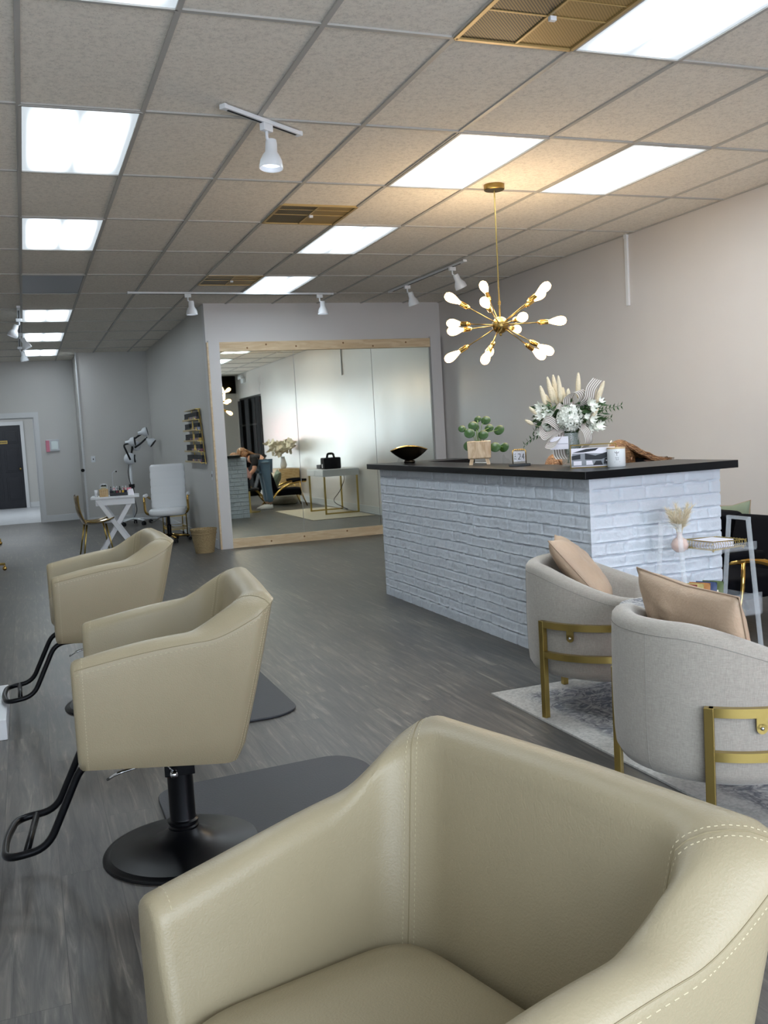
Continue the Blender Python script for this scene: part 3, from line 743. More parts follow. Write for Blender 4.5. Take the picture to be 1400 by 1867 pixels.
# ------------------------------------------------------------------ barrel armchairs
def barrel(loc, rz, label):
    t = thing('barrel_armchair', label, 'armchair', loc, rz, 'x'); del t['group']
    R = .368; TH = .085
    def Tz(a): return .715-.15*sstep(.25, 1, abs(a)/2.25)
    def sec(a, pin=0):
        T = Tz(a); out = []; c, s = math.cos(PI+a), math.sin(PI+a); d = V((c, s, 0))
        prof = [(R-.09, .185), (R-.05, .19), (R-.02, .205), (R-.004, .235), (R, .28), (R+.002, .36), (R+.003, .45), (R, T-.10), (R-.002, T-.045)]
        for k in range(1, 7): q = PI*k/7; prof.append((R-TH/2+math.cos(q)*TH/2, T-.042+.042*math.sin(q)))
        prof += [(R-TH, T-.05), (R-TH-.004, .45), (R-TH-.004, .30), (R-TH, .2)]
        m_ = V((R-TH/2, .45, 0))
        return [d*(r_+(R-TH/2-r_)*pin)+V((0, 0, z_+(.43-z_)*pin*.12)) for r_, z_ in prof]
    A = 2.05; n = 72; rings = []
    def shift(ring, a, e):
        tang = V((-math.sin(PI+a), math.cos(PI+a), 0)); return [p+tang*e for p in ring]
    rings.append(shift(sec(-A, .5), -A, -.03)); rings.append(shift(sec(-A, .15), -A, -.022))
    for i in range(n+1): rings.append(sec(-A+2*A*i/n))
    rings.append(shift(sec(A, .15), A, .022)); rings.append(shift(sec(A, .5), A, .03))
    sh = MB().loft(rings).build('shell', 'linen', t, autos=60)
    sm = MB(); sm.tube([sec(-A+2*A*i/60)[8] for i in range(61)], .0016, 5)
    sm.build('seam', 'linens', sh)
    MB().tube([p for p in sec(.28)[:9]], .0012, 5).build('seam', 'linens', sh)
    MB().lathe([(0, .17), (.26, .17), (.285, .185), (.295, .21), (.295, .30), (0, .30)], (.02, 0, 0), 48).build('seat_base', 'linen', t, autos=50)
    MB().lathe([(0, .455), (.15, .452), (.25, .44), (.272, .425), (.28, .40), (.28, .34), (.27, .305), (0, .30)], (.02, 0, 0), 48).build('seat_cushion', 'linen', t, smooth=True)
    for s in (-1, 1):
        RF = R+.016
        def P(a, z): return V((RF*math.cos(PI+s*a), RF*math.sin(PI+s*a), z))
        a0, a1 = .87, 1.98
        fr = MB()
        for z0, z1 in ((.432, .462), (.29, .32)):
            rr = []
            for i in range(25):
                a = a0+(a1-a0)*i/24; d = P(a, 0).normalized()
                rr.append([d*(RF-.012)+V((0, 0, z0)), d*(RF+.012)+V((0, 0, z0)), d*(RF+.012)+V((0, 0, z1)), d*(RF-.012)+V((0, 0, z1))])
            fr.loft(rr)
        f = fr.build('side_frame', 'gold', t, autos=30)
        for a in (a0, a1):
            p = P(a, .231); MB().box(p, (.026, .03, .462), math.atan2(p.y, p.x)).build('leg', 'gold', t, bevel=.002)
        p = P(1.28, .415); b_ = MB(); ang = math.atan2(p.y, p.x)
        b_.box(p, (.006, .034, .04), ang); b_.lathe([(0, -.003), (.017, -.003), (.017, .003), (0, .003)], p-V((0, 0, .02)), 16, axis=p.normalized()*1+V((0, 0, -p.normalized().z)))
        br = b_.build('bracket', 'gold', f)
        MB().ball(p-V((0, 0, .018))+V((p.x, p.y, 0)).normalized()*.004, .007, 10).build('screw', 'chrome', br, smooth=True)
    return t
M['linens'] = pbr('linen_seam', '#8d8982', .9)
barrel((2.576, 3.91, .009), math.radians(-40), 'oatmeal barrel armchair with gold frame nearest the brick counter')
barrel((2.22, 2.655, .009), math.radians(-5.4), 'oatmeal barrel armchair with gold frame at the right edge, nearer the camera')

def cushion(name, loc, rot, w, h, d, mat, label, cat='cushion', crease=.0):
    N_ = 28
    def f(side):
        def g(u, v):
            a, b = 2*u-1, 2*v-1
            k = (1-abs(a)**2.6)*(1-abs(b)**2.6); k = max(0, k)**.5
            pinch = 1-.07*(1-abs(a))*0-.0
            x = a*w/2*(1-.06*(1-b*b)*0-.05*(1-abs(b))*abs(a)); z = b*h/2*(1-.10*(1-abs(a)))
            wr = .012*noise.noise(V((a*2.3, b*2.3, 3+side)))+.005*noise.noise(V((a*7, b*7, side)))
            return V((x, side*(d/2*k+wr*k), z))
        return g
    m = MB(); m.grid(f(1), N_, N_); m.grid(f(-1), N_, N_)
    o = m.build(name, mat, smooth=True)
    import bmesh
    b = bmesh.new(); b.from_mesh(o.data); bmesh.ops.remove_doubles(b, verts=b.verts, dist=.0005); bmesh.ops.recalc_face_normals(b, faces=b.faces); b.to_mesh(o.data); b.free()
    o.location = loc; o.rotation_euler = rot; tag(o, label, cat)
    # zip piping round the edge
    E_ = [V((-w/2, 0, -h/2)), V((w/2, 0, -h/2)), V((w/2, 0, h/2)), V((-w/2, 0, h/2))]
    P = []
    for (ua, va), (ub, vb) in (((0, 0), (1, 0)), ((1, 0), (1, 1)), ((1, 1), (0, 1)), ((0, 1), (0, 0))):
        for i in range(14): P.append(f(1)(ua+(ub-ua)*i/14, va+(vb-va)*i/14))
    MB().tube(P, .003, 6, closed=True).build('piping', 'tanp', o, smooth=True)
    return o
M['tanp'] = pbr('tan_piping', '#a58d78', .6)
R_ = math.radians
cushion('cushion', (2.50, 3.97, .66), (R_(-40), R_(3), R_(55)), .44, .43, .14, 'tanl', 'square tan suede cushion in the armchair nearest the counter')
cushion('cushion', (2.12, 2.66, .665), (R_(-16), R_(-3), R_(88)), .56, .33, .13, 'tanl', 'wide tan suede lumbar cushion in the armchair at the right edge')
# c-shaped side table between them
t = thing('side_table', 'small side table with pale patterned round top between the two barrel armchairs', 'side table', (2.44, 3.31, .009))
MB().lathe([(0, .575), (.145, .575), (.15, .58), (.15, .592), (.145, .597), (0, .597)], n=40).build('tabletop', 'rug', t, autos=40)
MB().tube(fillet([(-.14, -.17, .010), (.1, -.30, .010), (.16, -.12, .010), (.16, -.0, .010), (-.02, .10, .010), (-.14, -.17, .010)], .02, 3), .009, 8).build('foot', 'black', t, smooth=True)
MB().tube(fillet([(.16, -.06, .01), (.16, -.04, .56), (.0, .0, .568)], .03), .009, 8).build('post', 'black', t, smooth=True)

# rug
o = MB().bb((0, 0, 0), (1.53, 2.41, .008)).build('area_rug', 'rug'); o.location = (2.175, 1.94, 0.0005); o.rotation_euler = (0, 0, R_(.2))
tag(o, 'faded grey and ivory patterned rug under the barrel armchairs', 'rug')
M['pgrey'] = pbr('print_grey', '#8f9399', .6); M['pdark'] = pbr('print_dark', '#2c2f34', .6)
M['blush'] = pbr('blush_glass', '#e9cfc4', .1, alpha=.75)
# ------------------------------------------------------------------ acrylic magazine cart by the brick end
t = thing('acrylic_cart', 'clear acrylic two-tier cart against the brick end of the counter', 'cart', (3.375, 4.13, .0095))
def leg(x, sy):
    P = [(x, sy*.075, .80), (x, sy*.155, .03)]
    m = MB(); q = .009
    m.loft([[V((x+a*q, sy*yy+b*q, z)) for a, b in ((-1,-1),(1,-1),(1,1),(-1,1))] for yy, z in ((.075, .80), (.16, .03))])
    l = m.build('leg', 'acr', t); MB().ball((x, sy*.162, .018), .016, 12).build('caster', 'acr', l, smooth=True)
for x in (-.225, .225):
    for sy in (-1, 1): leg(x, sy)
    MB().bb((x-.009, -.085, .80), (x+.009, .085, .817)).build('top_bar', 'acr', t)
m = MB(); m.bb((-.235, -.12, .645), (.235, .12, .653)); m.build('shelf', 'acs', t)
for s in (-1, 1): MB().bb((-.235, s*.122-.003, .653), (.235, s*.122+.003, .69)).build('shelf_rail', 'acs', t)
m = MB(); m.bb((-.235, -.15, .30), (.235, .15, .308)); m.bb((-.235, -.156, .308), (.235, -.150, .42)); m.bb((-.235, .150, .308), (.235, .156, .42)); m.build('lower_bin', 'acs', t)
for x in (-.228, .228): MB().bb((x-.003, -.148, .308), (x+.003, .148, .40)).build('bin_side', 'acs', t)
# bud vase with pampas
def tuft(mb, base, d, L, r, n=60, seed=1):
    rg = random.Random(seed); d = V(d).normalized()
    for i in range(n):
        u = rg.random(); p = V(base)+d*L*u
        q = V((rg.gauss(0, 1), rg.gauss(0, 1), rg.gauss(.5, .6))).normalized()
        e = p+(q*.8+d*.9).normalized()*r*(1.1-.5*u)
        w = (e-p).cross(V((rg.random()-.5, rg.random()-.5, rg.random()-.5))).normalized()*.0012
        mb.add([p-w, p+w, e], [(0, 1, 2)])
v = thing('bud_vase', 'round blush glass bud vase holding fluffy pampas on the acrylic cart', 'vase', (3.225, 4.15, .6635))
MB().lathe([(0, 0), (.022, .001), (.042, .02), (.046, .042), (.036, .066), (.016, .08), (.013, .098), (.018, .106), (.014, .105), (.010, .098), (.010, .08), (.03, .06), (.04, .04), (.034, .018), (0, .006)], n=28).build('vessel', 'blush', v, smooth=True)
m = MB()
for i in range(13):
    a = i*2.4; d = V((math.cos(a)*.55, math.sin(a)*.4, 1)); m.tube([(0, 0, .06), V((0, 0, .09))+d*.04], .0012, 4)
    tuft(m, V((0, 0, .10))+d*.02, d, .10+.02*(i % 3), .055, 120, i)
m.build('pampas', 'pampas', v)
# gold wire tray of napkins
t = thing('wire_tray', 'gold chicken-wire tray holding paper napkins on the acrylic cart', 'tray', (3.43, 4.12, .6655), R_(8))
m = MB(); a, b, hh = .125, .10, .055
top = fillet([(-a, -b, hh), (a, -b, hh*.8), (a, b, hh*.8), (-a, b, hh), (-a, -b, hh)], .02, 4)
m.tube(top[:-1], .0028, 6, closed=True); m.tube([(p[0]*.96, p[1]*.96, .01) for p in top[:-1]], .0028, 6, closed=True)
for i in range(15):
    x = -a+2*a*i/14; x2 = x+2*a/28
    for s in (-1, 1): m.tube([(x*.96, s*b*.96, .01), (min(a, x2), s*b, .03), (x, s*b, hh*.9)], .0012, 4)
for i in range(11):
    y = -b+2*b*i/10
    for s in (-1, 1): m.tube([(s*a*.96, y*.96, .01), (s*a, min(b, y+.009), .03), (s*a, y, hh*.9)], .0012, 4)
for i in range(9): m.tube([(-a+2*a*i/8, -b, .01), (-a+2*a*i/8, b, .01)], .0012, 4)
for i in range(7): m.tube([(-a, -b+2*b*i/6, .01), (a, -b+2*b*i/6, .01)], .0012, 4)
for x in (-a*.9, a*.9):
    for y in (-b*.9, b*.9): m.ball((x, y, .004), .006, 8)
m.build('wire_basket', 'gold', t, smooth=True)
for k in range(5):
    o = MB().box((0, 0, 0), (.15, .15, .007)).build('paper_napkin', 'paper', bevel=.002); o.location = (3.42+random.uniform(-.004, .004), 4.12, .6815+.008*k); o.rotation_euler = (0, 0, R_(8+random.uniform(-2, 2)))
    tag(o, 'white paper napkin in the pile inside the gold wire tray', 'napkin', 'napkins in the gold wire tray')
# snack packets leaning in the lower bin
for i, (c1, c2, lb) in enumerate((('#8a4034', '#d9a441', 'red snack packet at the left of the acrylic bin'), ('#b5a76a', '#f0e6c0', 'pale yellow snack packet in the acrylic bin'), ('#b07a44', '#b0442c', 'orange snack packet in the middle of the acrylic bin'), ('#3a4a72', '#d6c26c', 'blue and yellow snack packet in the acrylic bin'), ('#55663c', '#e7e3d0', 'green snack packet at the right of the acrylic bin'))):
    M['sn%d' % i] = pbr('packet_%d' % i, c1, .35, var=.3, vscale=30); M['sp%d' % i] = pbr('packet_panel_%d' % i, c2, .4)
    x = 3.23+.044*i
    def pk(u, v): 
        return V((.018*math.sin(PI*u)*math.sin(PI*v)*(1 if pk.s else -1), (u-.5)*.11, v*.17))
    m = MB(); pk.s = 1; m.grid(pk, 10, 12); pk.s = 0; m.grid(pk, 10, 12)
    o = m.build('snack_packet', 'sn%d' % i, smooth=True); o.location = (x, 4.13, .321); o.rotation_euler = (R_(3), R_(16), R_(48)); tag(o, lb, 'snack')
    MB().grid(lambda u, v: V((.019*math.sin(PI*(.2+.6*u))*math.sin(PI*(.3+.4*v))+.002, (u-.5)*.06, .05+v*.07)), 8, 8).build('printed_panel', 'sp%d' % i, o, smooth=True)
    MB().grid(lambda u, v: V((-.019*math.sin(PI*(.2+.6*u))*math.sin(PI*(.3+.4*v))-.002, (u-.5)*.06, .05+v*.07)), 8, 8).build('printed_panel', 'sp%d' % i, o, smooth=True)

# ------------------------------------------------------------------ navy lounge chairs on the right
def navy_chair(loc, rz, label):
    t = thing('lounge_chair', label, 'lounge chair', loc, rz)
    def pad(u, v): 
        a = 2*PI*u; e = .35; X = abs(math.cos(a))**e*math.copysign(1, math.cos(a)); Y = abs(math.sin(a))**e*math.copysign(1, math.sin(a))
        return X, Y
    def slab(w, d, z0, z1, rr=.03):
        m = MB(); rings = []
        for k, (s, z) in enumerate(((.9, z0), (.98, z0+.01), (1, z0+rr), (1, z1-rr), (.98, z1-.01), (.9, z1))):
            rings.append([V((pad(i/40, 0)[0]*w/2*s, pad(i/40, 0)[1]*d/2*s, z)) for i in range(40)])
        m.loft(rings); return m
    slab(.56, .54, .23, .37).build('seat_cushion', 'navy', t, smooth=True)
    o = slab(.11, .52, 0, .47).build('backrest', 'navy', t, smooth=True); o.location = (-.24, 0, .24); o.rotation_euler = (0, R_(-17), 0)
    for s in (-1, 1):
        MB().tube(fillet([(.34, s*.31, .50), (.10, s*.31, .49), (-.22, s*.31, .36), (-.48, s*.31, .013)], .25, 10), .014, 10, flat=1.6).build('arm_frame', 'goldp', t, smooth=True)
        MB().tube(fillet([(.22, s*.31, .49), (.24, s*.31, .25), (.34, s*.31, 0)], .1), .013, 10).build('leg', 'goldp', t, smooth=True)
        MB().tube([(.35, s*.31, .522), (.20, s*.31, .525), (.06, s*.31, .51)], .022, 12, flat=1.3).build('arm_pad', 'navy', t, smooth=True)
    MB().tube([(.235, -.31, .22), (.235, .31, .22)], .012).build('crossbar', 'goldp', t); MB().tube([(-.36, -.31, .18), (-.36, .31, .18)], .012).build('crossbar', 'goldp', t)
    return t
navy_chair((4.20, 4.90, 0), R_(186), 'navy velvet lounge chair with curved gold arms at the right edge')
navy_chair((4.94, 5.54, 0), R_(4), 'navy lounge chair mostly hidden behind the end of the counter')
cushion('cushion', (4.745, 5.53, .56), (R_(18), R_(10), R_(94)), .36, .36, .12, 'sage', 'sage green cushion on the lounge chair behind the counter end')
o = MB().lathe([(0, 0), (.24, 0), (.29, .03), (.31, .10), (.30, .17), (.25, .215), (0, .225)], n=48).build('woven_pouf', 'jute', smooth=True); o.location = (5.03, 4.94, .001)
tag(o, 'low cream braided pouf beside the navy lounge chair', 'pouf')

# ------------------------------------------------------------------ things on the counter
ZC = Z2
t = thing('decorative_bowl', 'boat-shaped dark bronze bowl on the far end of the counter', 'bowl', (2.985, 7.3, ZC), R_(-18))
def bowl(off):
    def g(u, v):
        a = 2*PI*u; r = v; z = .018+.085*(v**1.8)
        X = .155*r*math.cos(a); Y = .095*r*math.sin(a)*(1-.25*abs(math.cos(a))**4)
        return V((X*(1-off*.02), Y*(1-off*.02), z+off*.004+.034*(v**3)*(math.sin(a)**2)))
    return g
MB().grid(bowl(0), 48, 12, cu=True).grid(bowl(1), 48, 12, cu=True).build('body', 'bronze', t, smooth=True)
MB().tube([bowl(0)(i/48, 1)+V((0, 0, .001)) for i in range(48)], .004, 6, closed=True).build('rim', 'goldp', t, smooth=True)
MB().grid(lambda u, v: bowl(1)(u, v)+V((0, 0, .002)), 48, 12, cu=True).build('gilded_inside', 'goldp', t, smooth=True)
MB().lathe([(0, 0), (.045, 0), (.05, .008), (.04, .022), (0, .024)], n=28).build('foot', 'bronze', t, smooth=True)
# money plant
t = thing('potted_pilea', 'round-leaved green plant in a square wooden footed pot on the counter', 'potted plant', (3.0, 6.03, ZC), R_(-26))
MB().loft([[V((a*s, b*s, z)) for a, b in ((-1,-1),(1,-1),(1,1),(-1,1))] for s, z in ((.074, .042), (.080, .048), (.083, .165), (.075, .165), (.073, .145))]).build('pot', 'potw', t, bevel=.004)
MB().bb((-.073, -.073, .14), (.073, .073, .15)).build('soil', 'blackm', t)
for a, b in ((-1,-1),(1,-1),(1,1),(-1,1)):
    MB().loft([[V((a*x+p*.013, b*x+q*.013, z)) for p, q in ((-1,-1),(1,-1),(1,1),(-1,1))] for x, z in ((.062, 0.001), (.05, .05))]).build('foot', 'potw', t)
LV = [(-.03,.0,.26,.034,20),(.05,.02,.29,.032,60),(-.10,.02,.245,.026,-10),(-.055,-.03,.215,.036,30),(.03,.0,.20,.034,45),(.13,.03,.225,.036,90),(.10,-.05,.12,.036,40),(.155,-.02,.115,.034,100),(-.06,-.05,.135,.038,20),(.0,.05,.30,.024,75),(-.02,.06,.25,.03,0),(.07,.08,.24,.03,60)]
st = MB()
for x, y, z, r, an in LV:
    r *= 1.08; x *= 1.12; z = .13+(z-.13)*1.12; c = V((x, y, z)); st.tube([(x*.1, y*.1, .13), (x*.45, y*.45, .13+(z-.13)*.7+.02), c], .0022, 6)
    nn = V((math.cos(R_(an))*.4-.35, -.8, .45)).normalized()
    MB().lathe([(0, .004), (r*.6, .002), (r*.95, -.002), (r, -.004), (r*.95, -.005), (r*.6, -.001), (0, .001)], c, 20, axis=nn).build('leaf', 'green', t, autos=35)
st.build('stem', 'lgreen', t, smooth=True)
# block calendar
def glyphs(mb, ch, ox, oz, w, h, y, th):
    segs = {'2': [((0,1),(1,1)),((1,1),(1,.5)),((1,.5),(0,0)),((0,0),(1,0))], '4': [((.7,0),(.7,1)),((.7,1),(0,.35)),((0,.35),(1,.35))], 'J': [((.8,1),(.8,.2)),((.8,.2),(.4,0)),((.4,0),(0,.2))], 'A': [((0,0),(.5,1)),((.5,1),(1,0)),((.25,.4),(.75,.4))], 'N': [((0,0),(0,1)),((0,1),(1,0)),((1,0),(1,1))]}
    for (a, b), (c, d) in segs[ch]:
        p, q = V((ox+a*w, y, oz+b*h)), V((ox+c*w, y, oz+d*h)); m = (p+q)/2; L = (q-p).length+th; an = math.atan2(q.z-p.z, q.x-p.x)
        mb.box(m, (L, .001, th), R=Matrix.Rotation(-an, 4, 'Y'))
t = thing('desk_calendar', 'small gold flip desk calendar reading 24 on a black base', 'calendar', (2.965, 5.39, ZC), R_(-24))
MB().bb((-.068, -.03, 0), (.068, .03, .016)).build('base', 'slab', t, bevel=.002)
m = MB()
m.tube(fillet([(-.042, 0, .016), (-.042, 0, .098), (-.032, 0, .106), (.032, 0, .106), (.042, 0, .098), (.042, 0, .016)], .01), .0032, 8); m.build('frame', 'goldp', t, smooth=True)
for k in range(3):
    c = MB().bb((-.037+k*.025, -.004, .03), (-.0135+k*.025, .004, .094)).build('card', 'paper', t)
    m = MB()
    if k == 0:
        for j, chh in enumerate('JAN'): glyphs(m, chh, -.031, .074-j*.016, .010, .010, -.0048, .0018)
    else: glyphs(m, '24'[k-1], -.032+k*.025, .044, .013, .034, -.0048, .0032)
    m.build('numeral', 'ink', c)
    r = MB(); r.tube([(-.032+k*.025, .006*math.cos(a), .103+.006*math.sin(a)) for a in [i*.7 for i in range(9)]], .002, 5, closed=True); r.tube([(-.02+k*.025, .006*math.cos(a), .103+.006*math.sin(a)) for a in [i*.7 for i in range(9)]], .002, 5, closed=True); r.build('ring', 'goldp', t)
# flower arrangement
fx, fy = 3.03, 4.88
t = thing('flower_arrangement', 'white flowers, pampas tails and striped ribbon in a glass vase on the counter', 'flowers', (fx, fy, ZC), R_(-31))
MB().lathe([(0, 0), (.048, 0), (.052, .006), (.055, .10), (.058, .20), (.055, .20), (.052, .10), (.048, .012), (0, .01)], n=32).build('vase', 'glass', t, autos=40)
m = MB(); rg = random.Random(4)
def leafblade(mb, p, d, L, w):
    d = V(d).normalized(); s = d.cross(V((rg.random()-.5, rg.random()-.5, rg.random()-.5))).normalized(); n_ = s.cross(d)
    mb.add([p, p+d*L*.35+s*w, p+d*L, p+d*L*.35-s*w, p+d*L*.45+n_*w*.3], [(0, 1, 4), (1, 2, 4), (2, 3, 4), (3, 0, 4)])
for i in range(16):
    a = rg.random()*6.3; m.tube([(.02*math.cos(a), .02*math.sin(a), .02), (.015*math.cos(a+2), .015*math.sin(a+2), .14), (.05*math.cos(a), .05*math.sin(a), .26)], .0028, 5)
for i in range(90):
    a = rg.random()*6.3; r = rg.random()*.042; leafblade(m, V((r*math.cos(a), r*math.sin(a), .05+rg.random()*.16)), (math.cos(a)*.4, math.sin(a)*.4, 1), .06, .012)
m.build('stems', 'dgreen', t)
m = MB()
for i in range(420):
    a = rg.random()*6.3; r = .04+.15*rg.random(); zc = .24+.13*rg.random()
    leafblade(m, V((r*math.cos(a), r*math.sin(a)*.8, zc)), (math.cos(a)*1.2, math.sin(a), rg.uniform(-.7, .8)), rg.uniform(.03, .07), rg.uniform(.006, .013))
for sx, sz in ((1, .31), (.8, .24), (-.9, .2), (-.7, .28)):      # fern sprays reaching out
    P = [V((sx*(.12+.022*i), -.02, sz+.004*i-(.0014*i*i if sx < 0 else 0))) for i in range(9)]
    m.tube(P, .0014, 4)
    for p in P:
        for q in (-1, 1): leafblade(m, p, (.5*sx, -.2, q), .028, .005)
m.build('foliage', 'dgreen', t)
m = MB()      # hydrangea head: a ball of four-petalled florets
def floret(mb, c, n_, s):
    n_ = V(n_).normalized(); u = n_.orthogonal().normalized(); w = n_.cross(u)
    for k in range(4):
        a = k*PI/2+rg.random()*.3; d = u*math.cos(a)+w*math.sin(a); e = n_.cross(d)
        mb.add([c, c+d*s*.6+e*s*.45+n_*s*.2, c+d*s+n_*s*.25, c+d*s*.6-e*s*.45+n_*s*.2], [(0, 1, 2, 3)])
def hydr(c, r, n_=210):
    m = MB(); m.ball(c, r*.72, 16)
    for i in range(n_):
        z = 1-2*(i+.5)/n_; a = i*2.39996; q = V((math.sqrt(1-z*z)*math.cos(a), math.sqrt(1-z*z)*math.sin(a), z)); floret(m, V(c)+q*r*rg.uniform(.86, 1.04), q+V((rg.gauss(0, .25), rg.gauss(0, .25), rg.gauss(0, .25))), r*.24)
    return m
hydr((.0, -.10, .285), .072).build('hydrangea', 'flower', t)
hydr((.02, .09, .30), .06, 100).build('hydrangea', 'flower', t)
m = MB()
def bloom(c, d, s):
    d = V(d).normalized(); u = d.orthogonal().normalized(); w = d.cross(u)
    for k in range(6):
        a = k*PI/3; e = u*math.cos(a)+w*math.sin(a); f_ = d.cross(e)
        m.add([c, c+d*s*.5+e*s*.35+f_*s*.22, c+d*s*.9+e*s*.75, c+d*s*.5+e*s*.35-f_*s*.22], [(0, 1, 2, 3)])
for i in range(44):
    s = -1 if i < 22 else 1
    if i == 22: m.build('alstroemeria', 'flower', t); m = MB()
    a = rg.uniform(-.9, .9)
    c = V((s*rg.uniform(.08, .17), -.02+.12*math.sin(a)*rg.random()-.05, rg.uniform(.20, .37))); bloom(c, (s*.7, -.8, rg.uniform(-.2, .8)), rg.uniform(.03, .045))
m.build('alstroemeria', 'flower', t)
for i, (x, z, L, lean) in enumerate([(-.13,.36,.13,-.25),(-.09,.38,.16,-.18),(-.07,.40,.15,-.1),(-.045,.37,.17,-.06),(-.03,.36,.11,0),(-.105,.34,.1,-.3),(-.005,.36,.10,.05),(.055,.40,.15,.05),(.13,.37,.14,.3),(.155,.36,.14,.4),(-.19,.32,.06,-.9),(-.21,.26,.055,-1.6),(.12,.28,.07,.9),(-.06,.36,.14,-.35)]):
    d = V((lean, .1*((i % 3)-1), 1)).normalized(); b0 = V((x, .0+.03*((i % 3)-1), z))
    if abs(lean) > .8: b0.y = -.07
    m = MB(); pr = [.004, .012, .015, .0155, .015, .013, .010, .004]
    m.tube([b0+d*L*k/7 for k in range(8)], [q*(1 if L > .08 else .75) for q in pr], 10); m.tube([(x*.3, 0, .2), b0], .0015, 4)
    tuft(m, b0, d, L*.95, .022, 90, i); m.build('pampas_tail', 'pampas', t, smooth=True)
# ribbon loops
def ribbon(pts, w, side):
    P = [V(p) for p in pts]; vs = []; uv = []
    Q = []
    for i in range(len(P)-1):
        for k in range(6):
            tt = k/6; p0, p1, p2, p3 = P[max(0, i-1)], P[i], P[i+1], P[min(len(P)-1, i+2)]
            Q.append(.5*((2*p1)+(p2-p0)*tt+(2*p0-5*p1+4*p2-p3)*tt*tt+(3*p1-p0-3*p2+p3)*tt**3))
    Q.append(P[-1]); mb = MB(); S = V(side).normalized()
    for i, q in enumerate(Q):
        for j in range(2): mb.v.append(tuple(q+S*w*(j-.5))); uv.append((i*.1, float(j)))
    for i in range(len(Q)-1): mb.f.append((2*i, 2*i+1, 2*i+3, 2*i+2))
    return mb.build('ribbon', 'ribbon', t, smooth=True, uvgrid=uv)
ribbon([(-.06, -.11, .24), (-.13, -.13, .29), (-.17, -.12, .24), (-.14, -.12, .19), (-.07, -.11, .23)], .055, (.35, .5, .9))
ribbon([(-.03, -.09, .23), (-.10, -.12, .19), (-.14, -.13, .145), (-.09, -.13, .14), (-.03, -.10, .22)], .05, (.3, .6, .8))
ribbon([(.0, -.06, .34), (.0, -.10, .41), (.06, -.09, .44), (.085, -.06, .40), (.03, -.05, .34)], .07, (.8, .5, .25))
ribbon([(.05, -.05, .35), (.11, -.07, .38), (.13, -.08, .45), (.17, -.06, .50)], .06, (.9, .2, -.35))
ribbon([(.05, -.11, .25), (.09, -.13, .21), (.105, -.12, .15), (.08, -.10, .11)], .045, (.9, .3, .2))
ribbon([(-.07, -.09, .24), (-.07, -.095, .16), (-.065, -.085, .08), (-.05, -.09, .05)], .075, (1, .1, 0))
ribbon([(-.09, -.06, .33), (-.06, -.10, .36), (-.02, -.08, .33)], .05, (.3, .7, .7))
cd = MB().box((-.065, -.115, .145), (.105, .002, .075), R=Matrix.Rotation(R_(6), 4, 'X')).build('gift_card', 'paper', t)
MB().box((-.045, -.117, .14), (.06, .001, .0025), R=Matrix.Rotation(R_(6), 4, 'X')).build('card_writing', 'inkg', cd)
# framed photo of a vehicle with boards on its roof
t = thing('picture_frame', 'small thin gold frame with black and white photo of a van on the counter', 'picture frame', (3.0, 4.60, ZC), R_(-27))
W2, H2 = .128, .135; TL = Matrix.Rotation(R_(8), 4, 'X')
def tl(m): m.m = TL; return m
m = tl(MB()); m.bb((-W2, 0, 0), (W2, .006, .006)); m.bb((-W2, 0, H2-.006), (W2, .006, H2)); m.bb((-W2, 0, 0), (-W2+.006, .006, H2)); m.bb((W2-.006, 0, 0), (W2, .006, H2)); m.build('frame', 'brass', t)
tl(MB()).bb((-W2+.004, .003, .004), (W2-.006, .005, H2-.022)).build('photo_print', 'paper', t)
def flat(name, polys, mat, y):
    m = tl(MB())
    for P in polys: m.add([(x*W2, y, z*H2) for x, z in P], [tuple(range(len(P)))])
    m.build(name, mat, t)
flat('van_body', [[(-.95, .08), (.9, .08), (.9, .55), (-.2, .62), (-.9, .62)]], 'pgrey', .0022)
flat('van_dark', [[(-.93, .35), (-.55, .38), (-.55, .58), (-.93, .52)], [(-.35, .35), (.35, .33), (.6, .42), (.9, .66), (.9, .72), (.1, .5), (-.35, .62)], [(-.9, .66), (-.3, .80), (.25, .82), (.1, .72), (-.4, .66)], [(.45, .14), (.9, .14), (.9, .42), (.5, .38)], [(.0, .1), (.12, .28), (.35, .28), (.42, .1)]], 'pdark', .0016)
flat('van_light', [[(-.85, .12), (-.5, .12), (-.5, .3), (-.85, .3)], [(.55, .25), (.85, .27), (.85, .32), (.55, .3)], [(-.3, .12), (0, .12), (-.05, .3), (-.3, .3)]], 'paper', .0012)
MB().box((0, .05, .05), (.03, .004, .1), R=Matrix.Rotation(R_(-38), 4, 'X')).build('stand', 'brass', t)
# candle
t = thing('jar_candle', 'white jar candle with wooden lid beside the framed photo', 'candle', (3.10, 4.52, ZC), R_(-30))
MB().lathe([(0, 0), (.047, 0), (.05, .004), (.05, .10), (0, .10)], n=40).build('jar', 'wax', t, autos=40)
MB().lathe([(0, .10), (.051, .10), (.051, .108), (0, .108)], n=40).build('lid', 'lid', t, autos=40)
def on_jar(polys, name):
    m = MB()
    for P in polys:
        vs = []
        for x, z in P: a = x/.0508; vs.append((.0508*math.sin(a), -.0508*math.cos(a), z))
        m.add(vs, [tuple(range(len(vs)))])
    m.build(name, 'ink', t)
on_jar([[(-.012+.0, .082), (.012, .082), (.012, .085), (-.012, .085)], [(-.010, .077), (.010, .077), (.010, .080), (-.010, .080)], [(-.0012, .062), (.0012, .062), (.0012, .088), (-.0012, .088)]], 'dragonfly_mark')
def stroke(x0, z, n_, h): return [[(x0+i*.004, z), (x0+i*.004+.0012, z), (x0+i*.004+.0022, z+h*(1 if i % 3 else 1.5)), (x0+i*.004+.001, z+h*(1 if i % 3 else 1.5))] for i in range(n_)]
